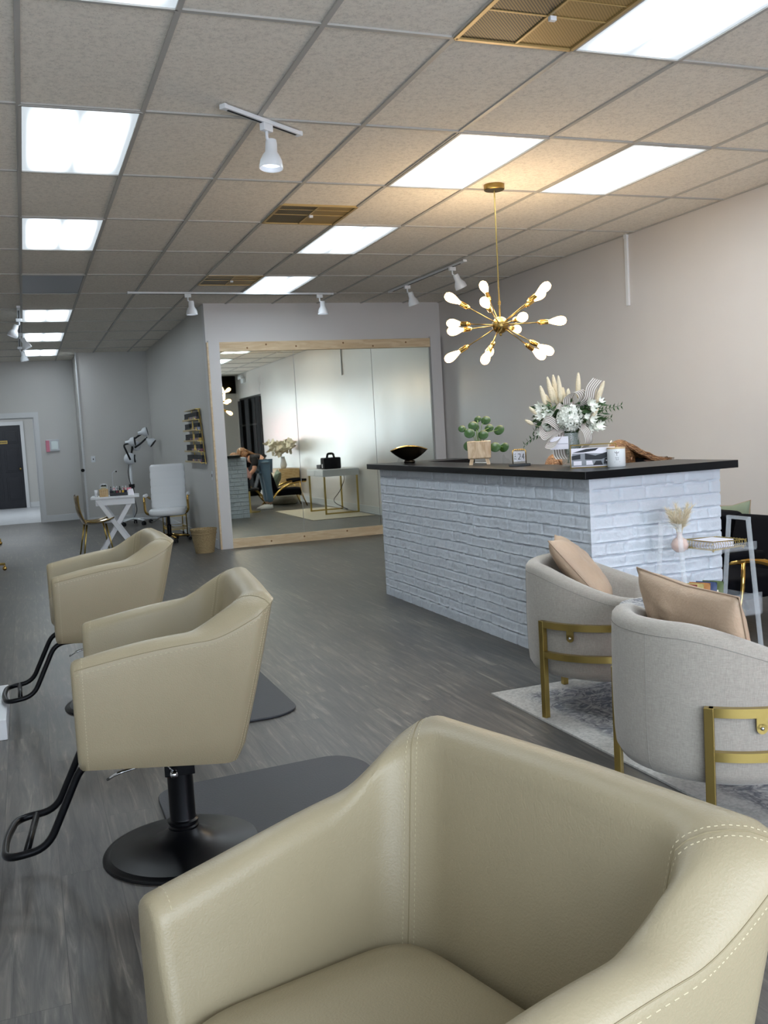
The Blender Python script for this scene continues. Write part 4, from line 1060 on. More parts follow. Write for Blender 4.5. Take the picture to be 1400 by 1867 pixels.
on_jar(stroke(-.009, .048, 5, .005)+stroke(-.006, .038, 4, .005)+[[(-.014, .028), (.016, .028), (.016, .0292), (-.014, .0292)]], 'lettering')
# ------------------------------------------------------------------ nail corner
t = thing('folding_table', 'white table with crossed legs in the nail corner', 'table', (1.10, 13.15, 0), R_(-6))
MB().bb((-.31, -.24, .715), (.31, .24, .745)).build('tabletop', 'white', t, bevel=.004)
for y in (-.2075, .2075): MB().bb((-.25, y-.0075, .63), (.25, y+.0075, .715)).build('apron', 'white', t, bevel=.003)
for y in (-.20, .20):
    for s in (-1, 1):
        L = math.hypot(.44, .70); an = math.atan2(.70, .44*s)
        MB().box((0, y+.012*s, .355), (L+.03, .022, .06), R=Matrix.Rotation(-an, 4, 'Y')).build('leg', 'white', t, bevel=.003)
for s in (-1, 1): MB().bb((s*.22-.03, -.215, .0), (s*.22+.03, .215, .022)).build('foot_rail', 'white', t, bevel=.003)
ZT = .7455
def onT(x, y): c, s = math.cos(R_(-6)), math.sin(R_(-6)); return (1.10+x*c-y*s, 13.15+x*s+y*c, ZT)
o = MB().bb((-.055, -.05, 0), (.055, .05, .10)).build('wooden_caddy', 'oak', bevel=.003); o.location = onT(-.14, -.15); tag(o, 'small wooden caddy at the left front of the nail table', 'caddy')
m = MB()
for i in range(4): m.bb((-.045+i*.025, -.052, .015), (-.035+i*.025, -.048, .085))
m.build('slat', 'lid', o)
o = MB().tube(fillet([(-.045, 0, 0), (-.045, 0, .16), (.045, 0, .16), (.045, 0, 0)], .04), .008, 8).build('frame', 'ribs', smooth=True)
o.name = 'table_mirror'; o.location = onT(-.14, .02); tag(o, 'small arched mirror standing behind the wooden caddy', 'mirror'); MB().bb((-.042, -.002, .005), (.042, .002, .155)).build('glass', 'mirror', o)
t = thing('polish_organizer', 'clear tiered organizer full of small bottles on the nail table', 'organizer', onT(.05, -.12))
MB().bb((-.11, -.06, 0), (.11, .06, .04)).bb((-.11, -.01, .04), (.11, .06, .07)).build('tiers', 'pdark', t, bevel=.002)
for i in range(12):
    c = 'pol%d' % ((i*5) % 8); x = -.095+(i % 6)*.038; y = -.04 if i < 6 else .02; z = ZT+(.04 if i < 6 else .07)
    p = onT(.05+x, -.12+y); b = MB().lathe([(0, 0), (.012, 0), (.013, .004), (.013, .026), (.007, .031), (0, .031)], n=10).build('nail_polish', c, smooth=True); b.location = (p[0], p[1], z+.0005)
    tag(b, 'tiny polish bottle in the clear organizer on the nail table', 'nail polish', 'polish bottles in the table organizer'); MB().lathe([(0, .031), (.0065, .031), (.0055, .055), (0, .055)], n=10).build('cap', 'white' if i % 3 else 'blackm', b, smooth=True)
o = MB().lathe([(0, 0), (.025, 0), (.025, .07), (.012, .08), (.012, .10), (0, .10)], n=16).build('pump_bottle', 'white', smooth=True); o.location = onT(.02, .05); tag(o, 'white pump bottle at the back of the nail table', 'bottle')
o = MB().bb((-.05, -.04, 0), (.05, .04, .06)).build('tissue_box', 'white', bevel=.004); o.location = onT(.16, .08); tag(o, 'white box with pink lid at the right of the nail table', 'box'); MB().bb((-.052, -.042, .055), (.052, .042, .09)).build('lid', 'pinkl', o, bevel=.003)
o = MB().tube(fillet([(0, 0, 0), (0, 0, .30), (.04, 0, .33), (.05, 0, .32)], .04), .004, 6).lathe([(0, 0), (.035, 0), (.03, .01), (0, .012)], n=16).build('gooseneck_lamp', 'ribs', smooth=True); o.location = onT(-.02, .12); tag(o, 'thin gooseneck lamp rising from the back of the nail table', 'lamp'); MB().ball((.055, 0, .315), .011, 8).build('lamp_head', 'black', o)
o = MB().lathe([(0, 0), (.022, 0), (.022, .09), (0, .09)], n=16).build('towel_roll', 'white', smooth=True); o.location = onT(-.235, -.10); tag(o, 'white towel roll at the left edge of the nail table', 'towel')
mm = MB(); mm.add([(-.04, 0, 0), (.04, 0, 0), (.03, .025, .08), (-.03, .025, .08), (-.04, .05, 0), (.04, .05, 0)], [(0, 1, 2, 3), (3, 2, 5, 4), (0, 3, 4), (1, 5, 2)]); o = mm.build('price_card', 'paper'); o.location = onT(.21, -.14); tag(o, 'white folded card at the right front of the nail table', 'card')

# smoked gold shell chair
t = thing('shell_chair', 'shiny smoked gold shell chair at the left of the nail table', 'chair', (.80, 12.95, 0), R_(4))
def shell(u, v):
    yy = (v-.5)*.44; w = 1-.25*abs(2*v-1)**3
    if u < .5: k = u/.5; x = .22-.36*k; z = .44-.035*math.sin(PI*k*.9)+.02*(1-k)
    else: k = (u-.5)/.5; x = -.14-.10*k-.03*math.sin(PI*k); z = .445+.36*k-.03*(1-k)
    cup = (2*v-1)**2; z += .045*cup*(1 if u < .5 else .3); x += .06*cup*(max(0, u-.4))
    wid = .46 if u < .5 else .46-.12*((u-.5)/.5)**2
    return V((x, (v-.5)*wid, z-.02))
o = MB().grid(shell, 24, 16).build('shell', 'gshell', t, smooth=True); md = o.modifiers.new('s', 'SOLIDIFY'); md.thickness = .008
for sx, sy in ((1, 1), (1, -1), (-1, 1), (-1, -1)):
    MB().tube([(sx*.12, sy*.12, .405), (sx*.19, sy*.20, 0)], [.013, .009], 10).build('leg', 'gold', t, smooth=True)

# white office chair
t = thing('office_chair', 'white ribbed high-back office chair with gold arms in the nail corner', 'office chair', (1.86, 13.75, 0), R_(-104))
def rib(w, x0, z0, x1, z1, n, name, d=.07):
    def g(u, v):
        a = 2*PI*u; e = .45; X = abs(math.cos(a))**e*math.copysign(1, math.cos(a)); Y = abs(math.sin(a))**e*math.copysign(1, math.sin(a))
        k = abs(math.sin(PI*n*v))**.25; en = min(1, .75+6*min(v, 1-v)); cx_, cz_ = x0+(x1-x0)*v, z0+(z1-z0)*v
        D = V((x1-x0, 0, z1-z0)).normalized(); nn = V((D.z, 0, -D.x))
        return V((cx_, 0, cz_))+nn*X*d/2*(.92+.08*k)*en+V((0, 1, 0))*Y*w/2*(.97+.03*k)*(en**.3)
    m = MB().grid(g, 40, n*8+1, cu=True)
    for vv in (0, 1): m.add([g(i/40, vv) for i in range(40)], [tuple(range(40))])
    return m.build(name, 'whitel', t, autos=60)
rib(.50, -.20, .46, -.30, 1.10, 6, 'backrest'); 
MB().loft([[V((abs(math.cos(a))**.5*math.copysign(1, math.cos(a))*.25*s, abs(math.sin(a))**.5*math.copysign(1, math.sin(a))*.26*s, z)) for a in [2*PI*i/40 for i in range(40)]] for s, z in ((.85, .38), (.97, .395), (1, .42), (.99, .455), (.93, .475), (.8, .48))]).build('seat', 'whitel', t, smooth=True)
for s in (-1, 1):
    ar = MB().tube(fillet([(.05, s*.24, .40), (.13, s*.30, .44), (.16, s*.30, .62), (.12, s*.30, .655), (-.16, s*.30, .655), (-.24, s*.27, .62)], .05), .014, 10, flat=1.4).build('armrest', 'goldp', t, smooth=True)
    MB().tube([(.13, s*.30, .672), (-.13, s*.30, .672)], .022, 12, flat=1.2).build('arm_pad', 'whitel', ar, smooth=True)
MB().lathe([(0, .07), (.03, .07), (.03, .24), (.02, .25), (.02, .37), (.06, .375), (.06, .385), (0, .385)], n=20).build('gas_column', 'black', t, autos=40)
MB().tube(fillet([(0, .0, .36), (0, -.12, .355), (.03, -.20, .30), (.03, -.24, .30)], .03), .007).build('lever', 'chrome', t)
for k in range(5):
    a = k*2*PI/5+.4; d = V((math.cos(a), math.sin(a), 0)); l = MB().tube([d*.02+V((0, 0, .095)), d*.28+V((0, 0, .07))], [.022, .014], 8).build('base_leg', 'goldp', t, smooth=True)
    cm = MB(); p = V((-d.y, d.x, 0))
    for s in (-1, 1): cm.lathe([(0, -.009), (.024, -.009), (.024, .009), (0, .009)], d*.285+p*s*.016+V((0, 0, .0245)), 14, axis=p)
    cm.build('caster', 'blackm', l, autos=40)

# gold trolley behind the chair
def trolley(loc, rz, label, items=True):
    t = thing('salon_trolley', label, 'trolley', loc, rz)
    for k, z in enumerate((.12, .32, .60)):
        m = MB(); m.bb((-.19, -.14, z), (.19, .14, z+.008))
        m.tube([(-.19, -.14, z+.05), (.19, -.14, z+.05), (.19, .14, z+.05), (-.19, .14, z+.05)], .006, 6, closed=True)
        for i in range(9): m.tube([(-.19+i*.0475, -.14, z), (-.19+i*.0475, -.14, z+.05)], .003, 4); m.tube([(-.19+i*.0475, .14, z), (-.19+i*.0475, .14, z+.05)], .003, 4)
        m.build('shelf', 'gold', t)
    for sx in (-1, 1):
        for sy in (-1, 1):
            p = MB().tube([(sx*.195, sy*.145, .055), (sx*.195, sy*.145, .72)], .009, 8).build('post', 'gold', t, smooth=True)
            c = MB().lathe([(0, -.011), (.026, -.011), (.028, 0), (.026, .011), (0, .011)], (sx*.195, sy*.145, .0285), 16, axis=(0, 1, 0)); c.tube([(sx*.195, sy*.145, .03), (sx*.195, sy*.145, .06)], .012, 8); c.build('caster', 'blackm' if items else 'goldp', p, autos=50)
    return t
trolley((2.03, 14.35, 0), R_(90), 'small gold trolley behind the white office chair')
for i, (dx, dy, r, h, mm_) in enumerate(((-.04, -.1, .02, .1, 'blackm'), (.04, .0, .022, .08, 'pink'), (.0, .1, .018, .12, 'paper'))):
    o = MB().lathe([(0, 0), (r, 0), (r, h*.7), (r*.5, h*.78), (r*.5, h), (0, h)], n=14).build('product_bottle', mm_, smooth=True); o.location = (2.03+dx, 14.35+dy, .6085); tag(o, ('black', 'pink', 'pale')[i]+' bottle on the top shelf of the gold trolley', 'bottle')
def stool(loc, label):
    t = thing('rolling_stool', label, 'stool', loc)
    MB().lathe([(0, .44), (.15, .44), (.17, .455), (.175, .48), (.16, .505), (0, .51)], n=32).build('seat', 'blackm', t, smooth=True)
    MB().lathe([(0, .07), (.03, .07), (.03, .2), (.018, .21), (.018, .44), (0, .44)], n=16).build('column', 'goldp', t, autos=40)
    for k in range(5):
        a = k*2*PI/5; d = V((math.cos(a), math.sin(a), 0)); l = MB().tube([V((0, 0, .09)), d*.29+V((0, 0, .08))], [.022, .014], 8).build('base_leg', 'gold', t, smooth=True)
        c = MB(); c.ball(d*.28+V((0, 0, .0265)), .026, 14); c.tube([d*.28+V((0, 0, .04)), d*.28+V((0, 0, .08))], .01); c.build('caster', 'goldp', l, smooth=True)
stool((-.60, 12.1, 0), 'gold based rolling stool at the left edge, only one leg and caster showing')
stool((-.72, 15.6, 0), 'gold based rolling stool farther back at the left edge')

# waste basket
t = thing('wicker_basket', 'round woven wicker waste basket at the left foot of the mirror', 'basket', (2.04, 11.96, .001))
def wv(off):
    def g(u, v):
        a = 2*PI*u; r = .115+.048*v-off; r += .0025*math.sin(a*28+(PI if int(v*26) % 2 else 0)); return V((r*math.cos(a), r*math.sin(a), .30*v+.0))
    return g
m = MB(); m.grid(wv(0), 168, 27, cu=True); m.grid(wv(.008), 168, 27, cu=True); m.lathe([(0, 0), (.11, 0), (.11, .01), (0, .01)], n=40); m.build('body', 'basket', t, autos=60)
m = MB()
for z, r in ((.30, .163), (.288, .162), (.245, .156)): m.tube([((r+.003*math.sin(i*2))*math.cos(2*PI*i/60), (r+.003*math.sin(i*2))*math.sin(2*PI*i/60), z+.003*math.cos(i*2.5)) for i in range(60)], .0055, 6, closed=True)
m.build('rim', 'basket', t, smooth=True)

# nail polish rack on the niche wall
t = thing('polish_rack', 'gold five-tier nail polish rack hanging on the niche wall', 'rack', (2.268, 13.25, 1.10))
def yr(z): return -.60+.22*(z/.72)    # near edge slants
m = MB()
for yy in (.30, -.25): m.bb((-.012, yy-.012, 0), (-.002, yy+.012, .74))
m.tube([(-.02, yr(0)-.02, 0), (-.02, yr(.72)-.02, .74)], .008, 6); m.bb((-.07, yr(.7), .735), (0, .55, .745)); m.build('back_frame', 'gold', t)
for k in range(5):
    z = .02+k*.145; y0 = yr(z)
    m = MB(); m.bb((-.085, y0, z-.006), (0, .66, z)); m.bb((-.088, y0, z), (-.083, .66, z+.018)); m.build('shelf', 'gold', t)
    n = int((.64-y0)/.052)
    for i in range(n):
        y = y0+.03+i*.052; f_ = i/n
        if k in (1, 2, 3) and .30 < f_ < .42: c, cap = 'pol4', 'paper'
        elif f_ > .62: c, cap = 'blackm', 'blackm'
        else: c, cap = 'pol%d' % ((i*3+k*2) % 8), 'blackm'
        if k == 3 and .5 < f_ < .6: continue
        b = MB().bb((-.018, -.022, 0), (.018, .022, .042)).build('polish_bottle', c, bevel=.003); b.location = (2.268-.045, 13.25+y, 1.10+z+.0008)
        MB().bb((-.015, -.019, .042), (.015, .019, .098)).build('cap', cap if cap == 'blackm' else 'pol4', b)
        tag(b, 'nail polish bottle standing on shelf %s of the gold wall rack' % ('five, the lowest,', 'four from the top', 'three, the middle,', 'two from the top', 'one, the topmost,')[k], 'nail polish', 'polish bottles on rack shelf '+('one', 'two', 'three', 'four', 'five')[k]+' from the bottom')
# switch plates and outlets
def plate(loc, label, axis='y', hole=True):
    o = (MB().bb((-.037, -.006, -.058), (.037, 0, .058)) if axis == 'y' else MB().bb((-.006, -.037, -.058), (0, .037, .058))).build('wall_plate', 'white', bevel=.003)
    o.location = loc; tag(o, label, 'outlet')
    (MB().bb((-.008, -.01, -.014), (.008, -.004, .014)) if axis == 'y' else MB().bb((-.01, -.008, -.02), (-.004, .008, .02))).build('socket', 'blackm', o)
plate((1.187, 18.199, 1.19), 'white wall switch plate left of the multi-head lamp')
plate((5.529, 10.6, .38), 'white outlet plate low on the right wall, seen in the mirror', 'x')
plate((2.269, 12.32, .95), 'white outlet plate on the niche wall below the polish rack', 'x')
t = thing('wall_thermostat', 'small clear wall box with a pink side on the far wall right of the doorway', 'thermostat', (.52, 19.699, 1.49))
MB().bb((-.09, -.05, -.115), (.15, 0, .115)).build('case', 'ribs', t, bevel=.01); MB().bb((.0, -.056, -.08), (.12, -.048, .08)).build('window', 'glass2', t); MB().bb((-.10, -.055, -.125), (-.03, 0, .10)).build('pink_side', 'pinkl', t, bevel=.006)

# multi-head lamp on wheeled stand
t = thing('colour_processor', 'white floor-standing hair processor lamp with several black-armed heads', 'floor lamp', (1.74, 17.25, 0))
MB().tube([(0, 0, .10), (0, 0, 1.10)], .022, 14).build('pole', 'white', t, smooth=True)
MB().tube([(0, 0, .42), (0, 0, .70)], .036, 14).lathe([(0, .66), (.05, .66), (.05, .72), (0, .72)], n=16).build('height_collar', 'blackm', t, autos=40)
for k in range(5):
    a = k*2*PI/5+.15; d = V((math.cos(a), math.sin(a), 0)); l = MB().tube([V((0, 0, .11)), d*.30+V((0, 0, .085))], [.03, .02], 8, flat=.6).build('base_leg', 'white', t, smooth=True)
    c = MB()
    p = V((-d.y, d.x, 0))
    for s in (-1, 1): c.lathe([(0, -.01), (.033, -.01), (.033, .01), (0, .01)], d*.29+p*s*.018+V((0, 0, .0335)), 14, axis=p)
    c.tube([d*.29+V((0, 0, .04)), d*.29+V((0, 0, .085))], .014); c.build('caster', 'blackm', l, autos=40)
MB().ball((0, -.02, 1.17), .105, 20, (1, .8, 1)).build('control_hub', 'white', t, smooth=True)
MB().lathe([(0, 0), (.07, 0), (.07, .02), (0, .02)], (.075, -.03, 1.17), 20, axis=(1, -.2, 0)).build('hub_face', 'blackm', t, autos=40)
def head(p, d, arm, nm='lamp_head'):
    d = V(d).normalized()
    hd = MB().lathe([(0, -.08), (.03, -.08), (.035, -.02), (.075, .02), (.085, .07), (.08, .085), (0, .06)], p, 20, axis=d).build(nm, 'white', t, smooth=True)
    MB().lathe([(0, .075), (.078, .075), (.078, .088), (0, .088)], p, 20, axis=d).build('lamp_face', 'blackm', hd, autos=40)
    MB().tube(fillet(arm, .05), .016, 8).build('arm', 'blackm', t, smooth=True)
head((.02, -.06, 1.46), (1, -.3, .1), [(0, -.1, 1.15), (-.10, -.10, 1.42), (0, -.06, 1.44)])
head((.25, -.04, 1.62), (1, -.2, .2), [(.03, 0, 1.22), (.08, 0, 1.50), (.24, -.03, 1.60)])
head((.36, .0, 1.47), (.8, -.3, -.7), [(.1, 0, 1.36), (.20, 0, 1.42), (.33, 0, 1.53)])
head((.10, .05, 1.40), (.6, .6, -.2), [(.02, .05, 1.2), (.05, .05, 1.3), (.08, .05, 1.38)])
MB().tube(fillet([(-.02, -.03, 1.10), (-.06, -.05, .90), (.0, -.05, .62), (.06, -.05, .25), (.0, -.03, .14)], .1), .006, 6).build('cable', 'blackm', t, smooth=True)

# ------------------------------------------------------------------ right side behind the counter (shows in the wall mirror)
o = MB().bb((4.36, 6.75, .0005), (5.45, 9.3, .007)).build('woven_floor_rug', 'jute'); tag(o, 'pale woven rug under the white desk behind the counter, seen in the mirror', 'rug')
t = thing('writing_desk', 'narrow white desk on gold frame legs against the right wall, seen in the mirror', 'desk', (5.15, 8.0, .008))
MB().bb((-.33, -.5, .66), (.33, .5, .78)).build('top_box', 'white', t, bevel=.003)
MB().bb((-.335, -.48, .675), (-.328, -.01, .765)).bb((-.335, .01, .675), (-.328, .48, .765)).build('drawer', 'white', t, bevel=.002)
for x in (-.30, .30):
    for y in (-.46, .46): MB().bb((x-.014, y-.014, 0), (x+.014, y+.014, .66)).build('leg', 'gold', t)
for y in (-.46, .46): MB().bb((-.30, y-.012, 0.001), (.30, y+.012, .024)).build('floor_bar', 'gold', t)
o = MB().bb((-.16, -.11, 0), (.16, .11, .20)).build('black_bag', 'blackc', bevel=.02); o.location = (5.1, 8.1, .789); tag(o, 'black carry bag standing on the white desk, seen in the mirror', 'bag')
MB().tube(fillet([(-.05, -.06, .19), (-.05, 0, .27), (.05, 0, .27), (.05, .06, .19)], .03), .02).build('handle', 'blackc', o, smooth=True); MB().bb((-.164, -.02, .02), (-.158, .02, .09)).build('tag', 'paper', o)
o = MB().bb((-.14, -.12, 0), (.14, .12, .07)).build('device_box', 'pdark', bevel=.008); o.location = (5.12, 7.72, .789); tag(o, 'flat dark device box on the white desk, seen in the mirror', 'device')
o = MB().tube(fillet([(5.38, 7.75, .80), (5.47, 7.75, .6), (5.3, 7.9, .35), (5.1, 8.0, .2), (5.35, 8.1, .05), (5.45, 7.9, .02), (5.40, 7.6, .02)], .15), .006, 6).build('power_cable', 'blackm', smooth=True); tag(o, 'black cable looping behind the white desk, seen in the mirror', 'cable')
t = thing('side_cabinet', 'light wooden cabinet on gold legs by the right wall, seen in the mirror', 'cabinet', (5.27, 4.15, .001))
MB().bb((-.22, -.45, .18), (.22, .45, .718)).build('body', 'oak', t, bevel=.004); MB().bb((-.228, -.44, .19), (-.22, -.005, .71)).build('door', 'oak', t); MB().bb((-.228, .005, .19), (-.22, .44, .71)).build('door', 'oak', t)
for x in (-.19, .19):
    for y in (-.4, .4): MB().tube([(x, y, .18), (x*1.08, y*1.04, 0)], .012).build('leg', 'gold', t)
t = thing('dried_flower_vase', 'white vase of large pale dried blooms on the cabinet, seen in the mirror', 'flowers', (5.25, 4.2, .72))
MB().lathe([(0, 0), (.05, 0), (.08, .08), (.05, .20), (.04, .26), (0, .25)], n=24).build('vase', 'white', t, smooth=True)
m = MB(); rg2 = random.Random(9)
for i in range(34):
    a = i*2.4; r = .1+.26*(i % 5)/4; c = V((min(.1, r*math.cos(a)*.8), r*math.sin(a)*1.4, .34+.22*rg2.random()))
    for k in range(9):
        d = V((rg2.gauss(0, 1)*.7, rg2.gauss(0, 1), rg2.gauss(.3, .7))).normalized(); u = d.orthogonal().normalized(); w = d.cross(u)
        P = [c, c+d*.05+u*.04, c+d*.11+u*.025+w*.01, c+d*.13, c+d*.11-u*.025-w*.01, c+d*.05-u*.04]; 
        P = [V((min(p.x, .26), p.y, p.z)) for p in P]; m.add(P, [(0, 1, 2, 3, 4, 5)])
m.build('blooms', 'cream', t, smooth=True)
t = thing('emergency_light', 'white twin-head emergency light high on the right wall, seen in the mirror', 'emergency light', (5.529, -.3, 2.92))
MB().bb((-.07, -.14, -.06), (0, .14, .06)).build('case', 'white', t, bevel=.01)
for y in (-.1, .1): MB().lathe([(0, 0), (.045, 0), (.06, .06), (0, .05)], (-.07, y, .09), 18, axis=(-.6, y*3, .1)).build('lamp_head', 'white', t, smooth=True)

# ------------------------------------------------------------------ people behind the counter
def skin(name, nodes, edges, radii, mat, parent=None, sub=2):
    me = bpy.data.meshes.new(name); me.from_pydata(nodes, edges, []); me.materials.append(M[mat])
    o = bpy.data.objects.new(name, me); COL.objects.link(o)
    if parent is not None: o.parent = parent
    md = o.modifiers.new('skin', 'SKIN'); md.use_smooth_shade = True
    for i, r in enumerate(radii):
        sv = me.skin_vertices[0].data[i]; sv.radius = r if isinstance(r, tuple) else (r, r); sv.use_root = (i == 0)
    s = o.modifiers.new('sub', 'SUBSURF'); s.levels = sub; s.render_levels = sub
    return o
def headmesh(name, c, face, up, mat='skin', parent=None, hair=True, long=None):
    f = V(face).normalized(); u = (V(up)-f*V(up).dot(f)).normalized(); r = u.cross(f)
    def P(x, y, z): return V(c)+r*x+f*y+u*z
    def g(a, b):
        th = 2*PI*a; ph = PI*(.02+.96*b); x, y, z = math.sin(ph)*math.cos(th), math.sin(ph)*math.sin(th), -math.cos(ph)
        X, Y, Z = .074*x, .094*y, .115*z
        if Z < 0: X *= 1-.30*(-z)**1.5; Y *= 1-.12*(-z)
        if y > .6: 
            Y += .020*math.exp(-(x/.22)**2)*math.exp(-((z+.18)/.22)**2)            # nose
            Y -= .009*math.exp(-((abs(x)-.42)/.18)**2)*math.exp(-((z-.05)/.12)**2) # eye sockets
            Y += .005*math.exp(-(x/.35)**2)*math.exp(-((z+.52)/.09)**2)            # lips
            Y += .006*math.exp(-(x/.3)**2)*math.exp(-((z+.8)/.15)**2)
        return P(X, Y, Z)
    o = MB().grid(g, 48, 40, cu=True).build(name, mat, parent, smooth=True)
    for s in (-1, 1):
        e = MB().ball(P(s*.031, .078, .006), .012, 12); e.build('eye', 'paper', parent, smooth=True)
        MB().ball(P(s*.031, .0865, .006), .0055, 8).build('iris', 'ink', parent, smooth=True)
        MB().ball(P(s*.073, -.002, -.005), .028, 12, (.4, .6, 1.0)).build('ear', mat, parent, smooth=True)
    MB().tube([P(-.022, .092, -.058), P(0, .098, -.056), P(.022, .092, -.058)], .004, 6).build('lips', 'pink', parent, smooth=True)
    def h(a, b):
        th = 2*PI*a; ph = PI*b*.64; x, y, z = math.sin(ph)*math.cos(th), math.sin(ph)*math.sin(th), math.cos(ph)
        low = sstep(.3, -.1, z)*sstep(.35, .1, y)
        wv_ = .004*math.sin(th*17+4*z)
        return P((.086+wv_)*x, (.104+wv_)*y-.008, .122*z+.006-.05*low)
    MB().grid(h, 64, 24, cu=True).build('hair', 'hair', parent, smooth=True)
    return P
def hand(parent, w, d, up, mat='skin'):
    w, d = V(w), V(d).normalized(); u = V(up).normalized(); s = d.cross(u).normalized()
    nodes = [w, w+d*.045, w+d*.08]; edges = [(0, 1), (1, 2)]; rad = [(.024, .02), (.032, .016), (.036, .013)]
    for i, (o_, L) in enumerate(((-.028, .065), (-.010, .075), (.009, .070), (.027, .055))):
        b = len(nodes); p = w+d*.085+s*o_
        nodes += [p, p+d*L*.5-u*.004, p+d*L*.85-u*.018]; edges += [(2, b), (b, b+1), (b+1, b+2)]; rad += [.0095, .0085, .007]
    b = len(nodes); nodes += [w+d*.03-s*.032, w+d*.06-s*.055, w+d*.085-s*.06]; edges += [(1, b), (b, b+1), (b+1, b+2)]; rad += [.012, .010, .008]
    return skin('hand', nodes, edges, rad, mat, parent, 1)
# standing person bending forward over the desk
pa = thing('person', 'person bending forward behind the counter, long light brown hair, black top and jeans', 'person', (4.42, 5.95, 0))
def L_(x, y, z): return V((x-4.42, y-5.95, z))
hip, chest, neck = L_(4.40, 5.94, .90), L_(4.22, 5.88, 1.03), L_(4.10, 5.82, 1.03)
n = [hip, L_(4.32, 5.91, .98), chest, neck, L_(4.20, 6.07, 1.00), L_(4.16, 6.14, .80), L_(4.02, 6.10, .66), L_(4.17, 5.69, .99), L_(4.10, 5.62, .80), L_(3.98, 5.62, .66),
     L_(4.40, 6.04, .86), L_(4.43, 6.05, .48), L_(4.46, 6.06, .09), L_(4.38, 5.84, .86), L_(4.42, 5.83, .48), L_(4.45, 5.82, .09)]
e = [(0,1),(1,2),(2,3),(2,4),(4,5),(5,6),(2,7),(7,8),(8,9),(0,10),(10,11),(11,12),(0,13),(13,14),(14,15)]
skin('body', n, e, [.125,.115,.12,.05,.06,.046,.032,.06,.046,.032,.095,.06,.045,.095,.06,.045], 'skin', pa)
skin('black_top', [n[0]+V((-.02, 0, .03)), n[1], n[2], n[3].lerp(n[2], .4), n[4], n[4].lerp(n[5], .8), n[7], n[7].lerp(n[8], .8)], [(0,1),(1,2),(2,3),(2,4),(4,5),(2,6),(6,7)], [.145,.13,.135,.075,.075,.062,.075,.062], 'blackc', pa)
skin('jeans', [n[0]+V((0, 0, -.02)), n[10], n[11], n[12]+V((0, 0, .03)), n[13], n[14], n[15]+V((0, 0, .03))], [(0,1),(1,2),(2,3),(0,4),(4,5),(5,6)], [.14,.108,.078,.068,.108,.078,.068], 'jeans', pa)
for y in (6.06, 5.82):
    MB().loft([[L_(4.46-.0-.04+x, y+yy, z) for x, yy in ((-.17,-.03),(-.19,0),(-.17,.03),(-.05,.045),(.07,.035),(.09,0),(.07,-.035),(-.05,-.045))] for z in (0.001, .03)]+[[L_(4.45+x*.6, y+yy*.8, .085) for x, yy in ((-.12,-.03),(-.14,0),(-.12,.03),(-.05,.045),(.07,.035),(.09,0),(.07,-.035),(-.05,-.045))]]).build('shoe', 'white', pa, smooth=True)
hand(pa, n[6], (-.9, -.1, -.25), (0, 0, 1)); hand(pa, n[9], (-.9, .1, -.25), (0, 0, 1))
PP = headmesh('head', L_(4.012, 5.80, 1.115), (-.62, -.42, -.66), (-.5, -.35, .8), parent=pa)
m = MB()   # long locks falling over the shoulder toward the back
rg3 = random.Random(5)
for i in range(260):
    a = rg3.uniform(-1, 1); b = rg3.random()
    p0 = L_(4.02+.03*b, 5.80+.07*a, 1.225-.03*abs(a)); p1 = L_(4.13+.03*b, 5.78+.10*a, 1.15-.05*abs(a)+.02*b); p2 = L_(4.22+.08*rg3.random(), 5.78+.14*a, 1.085-.04*abs(a)*rg3.random()); p3 = L_(4.30+.08*rg3.random(), 5.78+.16*a, 1.09-.06*rg3.random())
    Q = [((1-k)**3*p0+3*(1-k)**2*k*p1+3*(1-k)*k*k*p2+k**3*p3) for k in [j/8 for j in range(9)]]
    m.tube([q+V((rg3.uniform(-.006, .006), rg3.uniform(-.006, .006), rg3.uniform(-.008, .008))) for q in Q], [.006, .006, .006, .006, .005, .005, .004, .003, .001], 5)
for i in range(110):
    a = rg3.uniform(-1, 1); p0 = L_(3.99, 5.80+.08*a, 1.215-.04*abs(a)); p1 = L_(3.93, 5.79+.1*a, 1.17); p2 = L_(3.95, 5.78+.10*a, 1.0); p3 = L_(3.98+.04*rg3.random(), 5.76+.10*a, .92)
    Q = [((1-k)**3*p0+3*(1-k)**2*k*p1+3*(1-k)*k*k*p2+k**3*p3) for k in [j/8 for j in range(9)]]
    m.tube([q+V((rg3.uniform(-.006, .006), rg3.uniform(-.006, .006), rg3.uniform(-.008, .008))) for q in Q], [.006, .007, .007, .006, .006, .005, .004, .003, .001], 5)
m.build('long_hair', 'hair', pa, smooth=True)
MB().tube([PP(-.085, -.04, .04), PP(-.075, -.05, .08), PP(-.05, -.06, .105)], .006, 8).build('hair_clip', 'clip', pa, smooth=True)
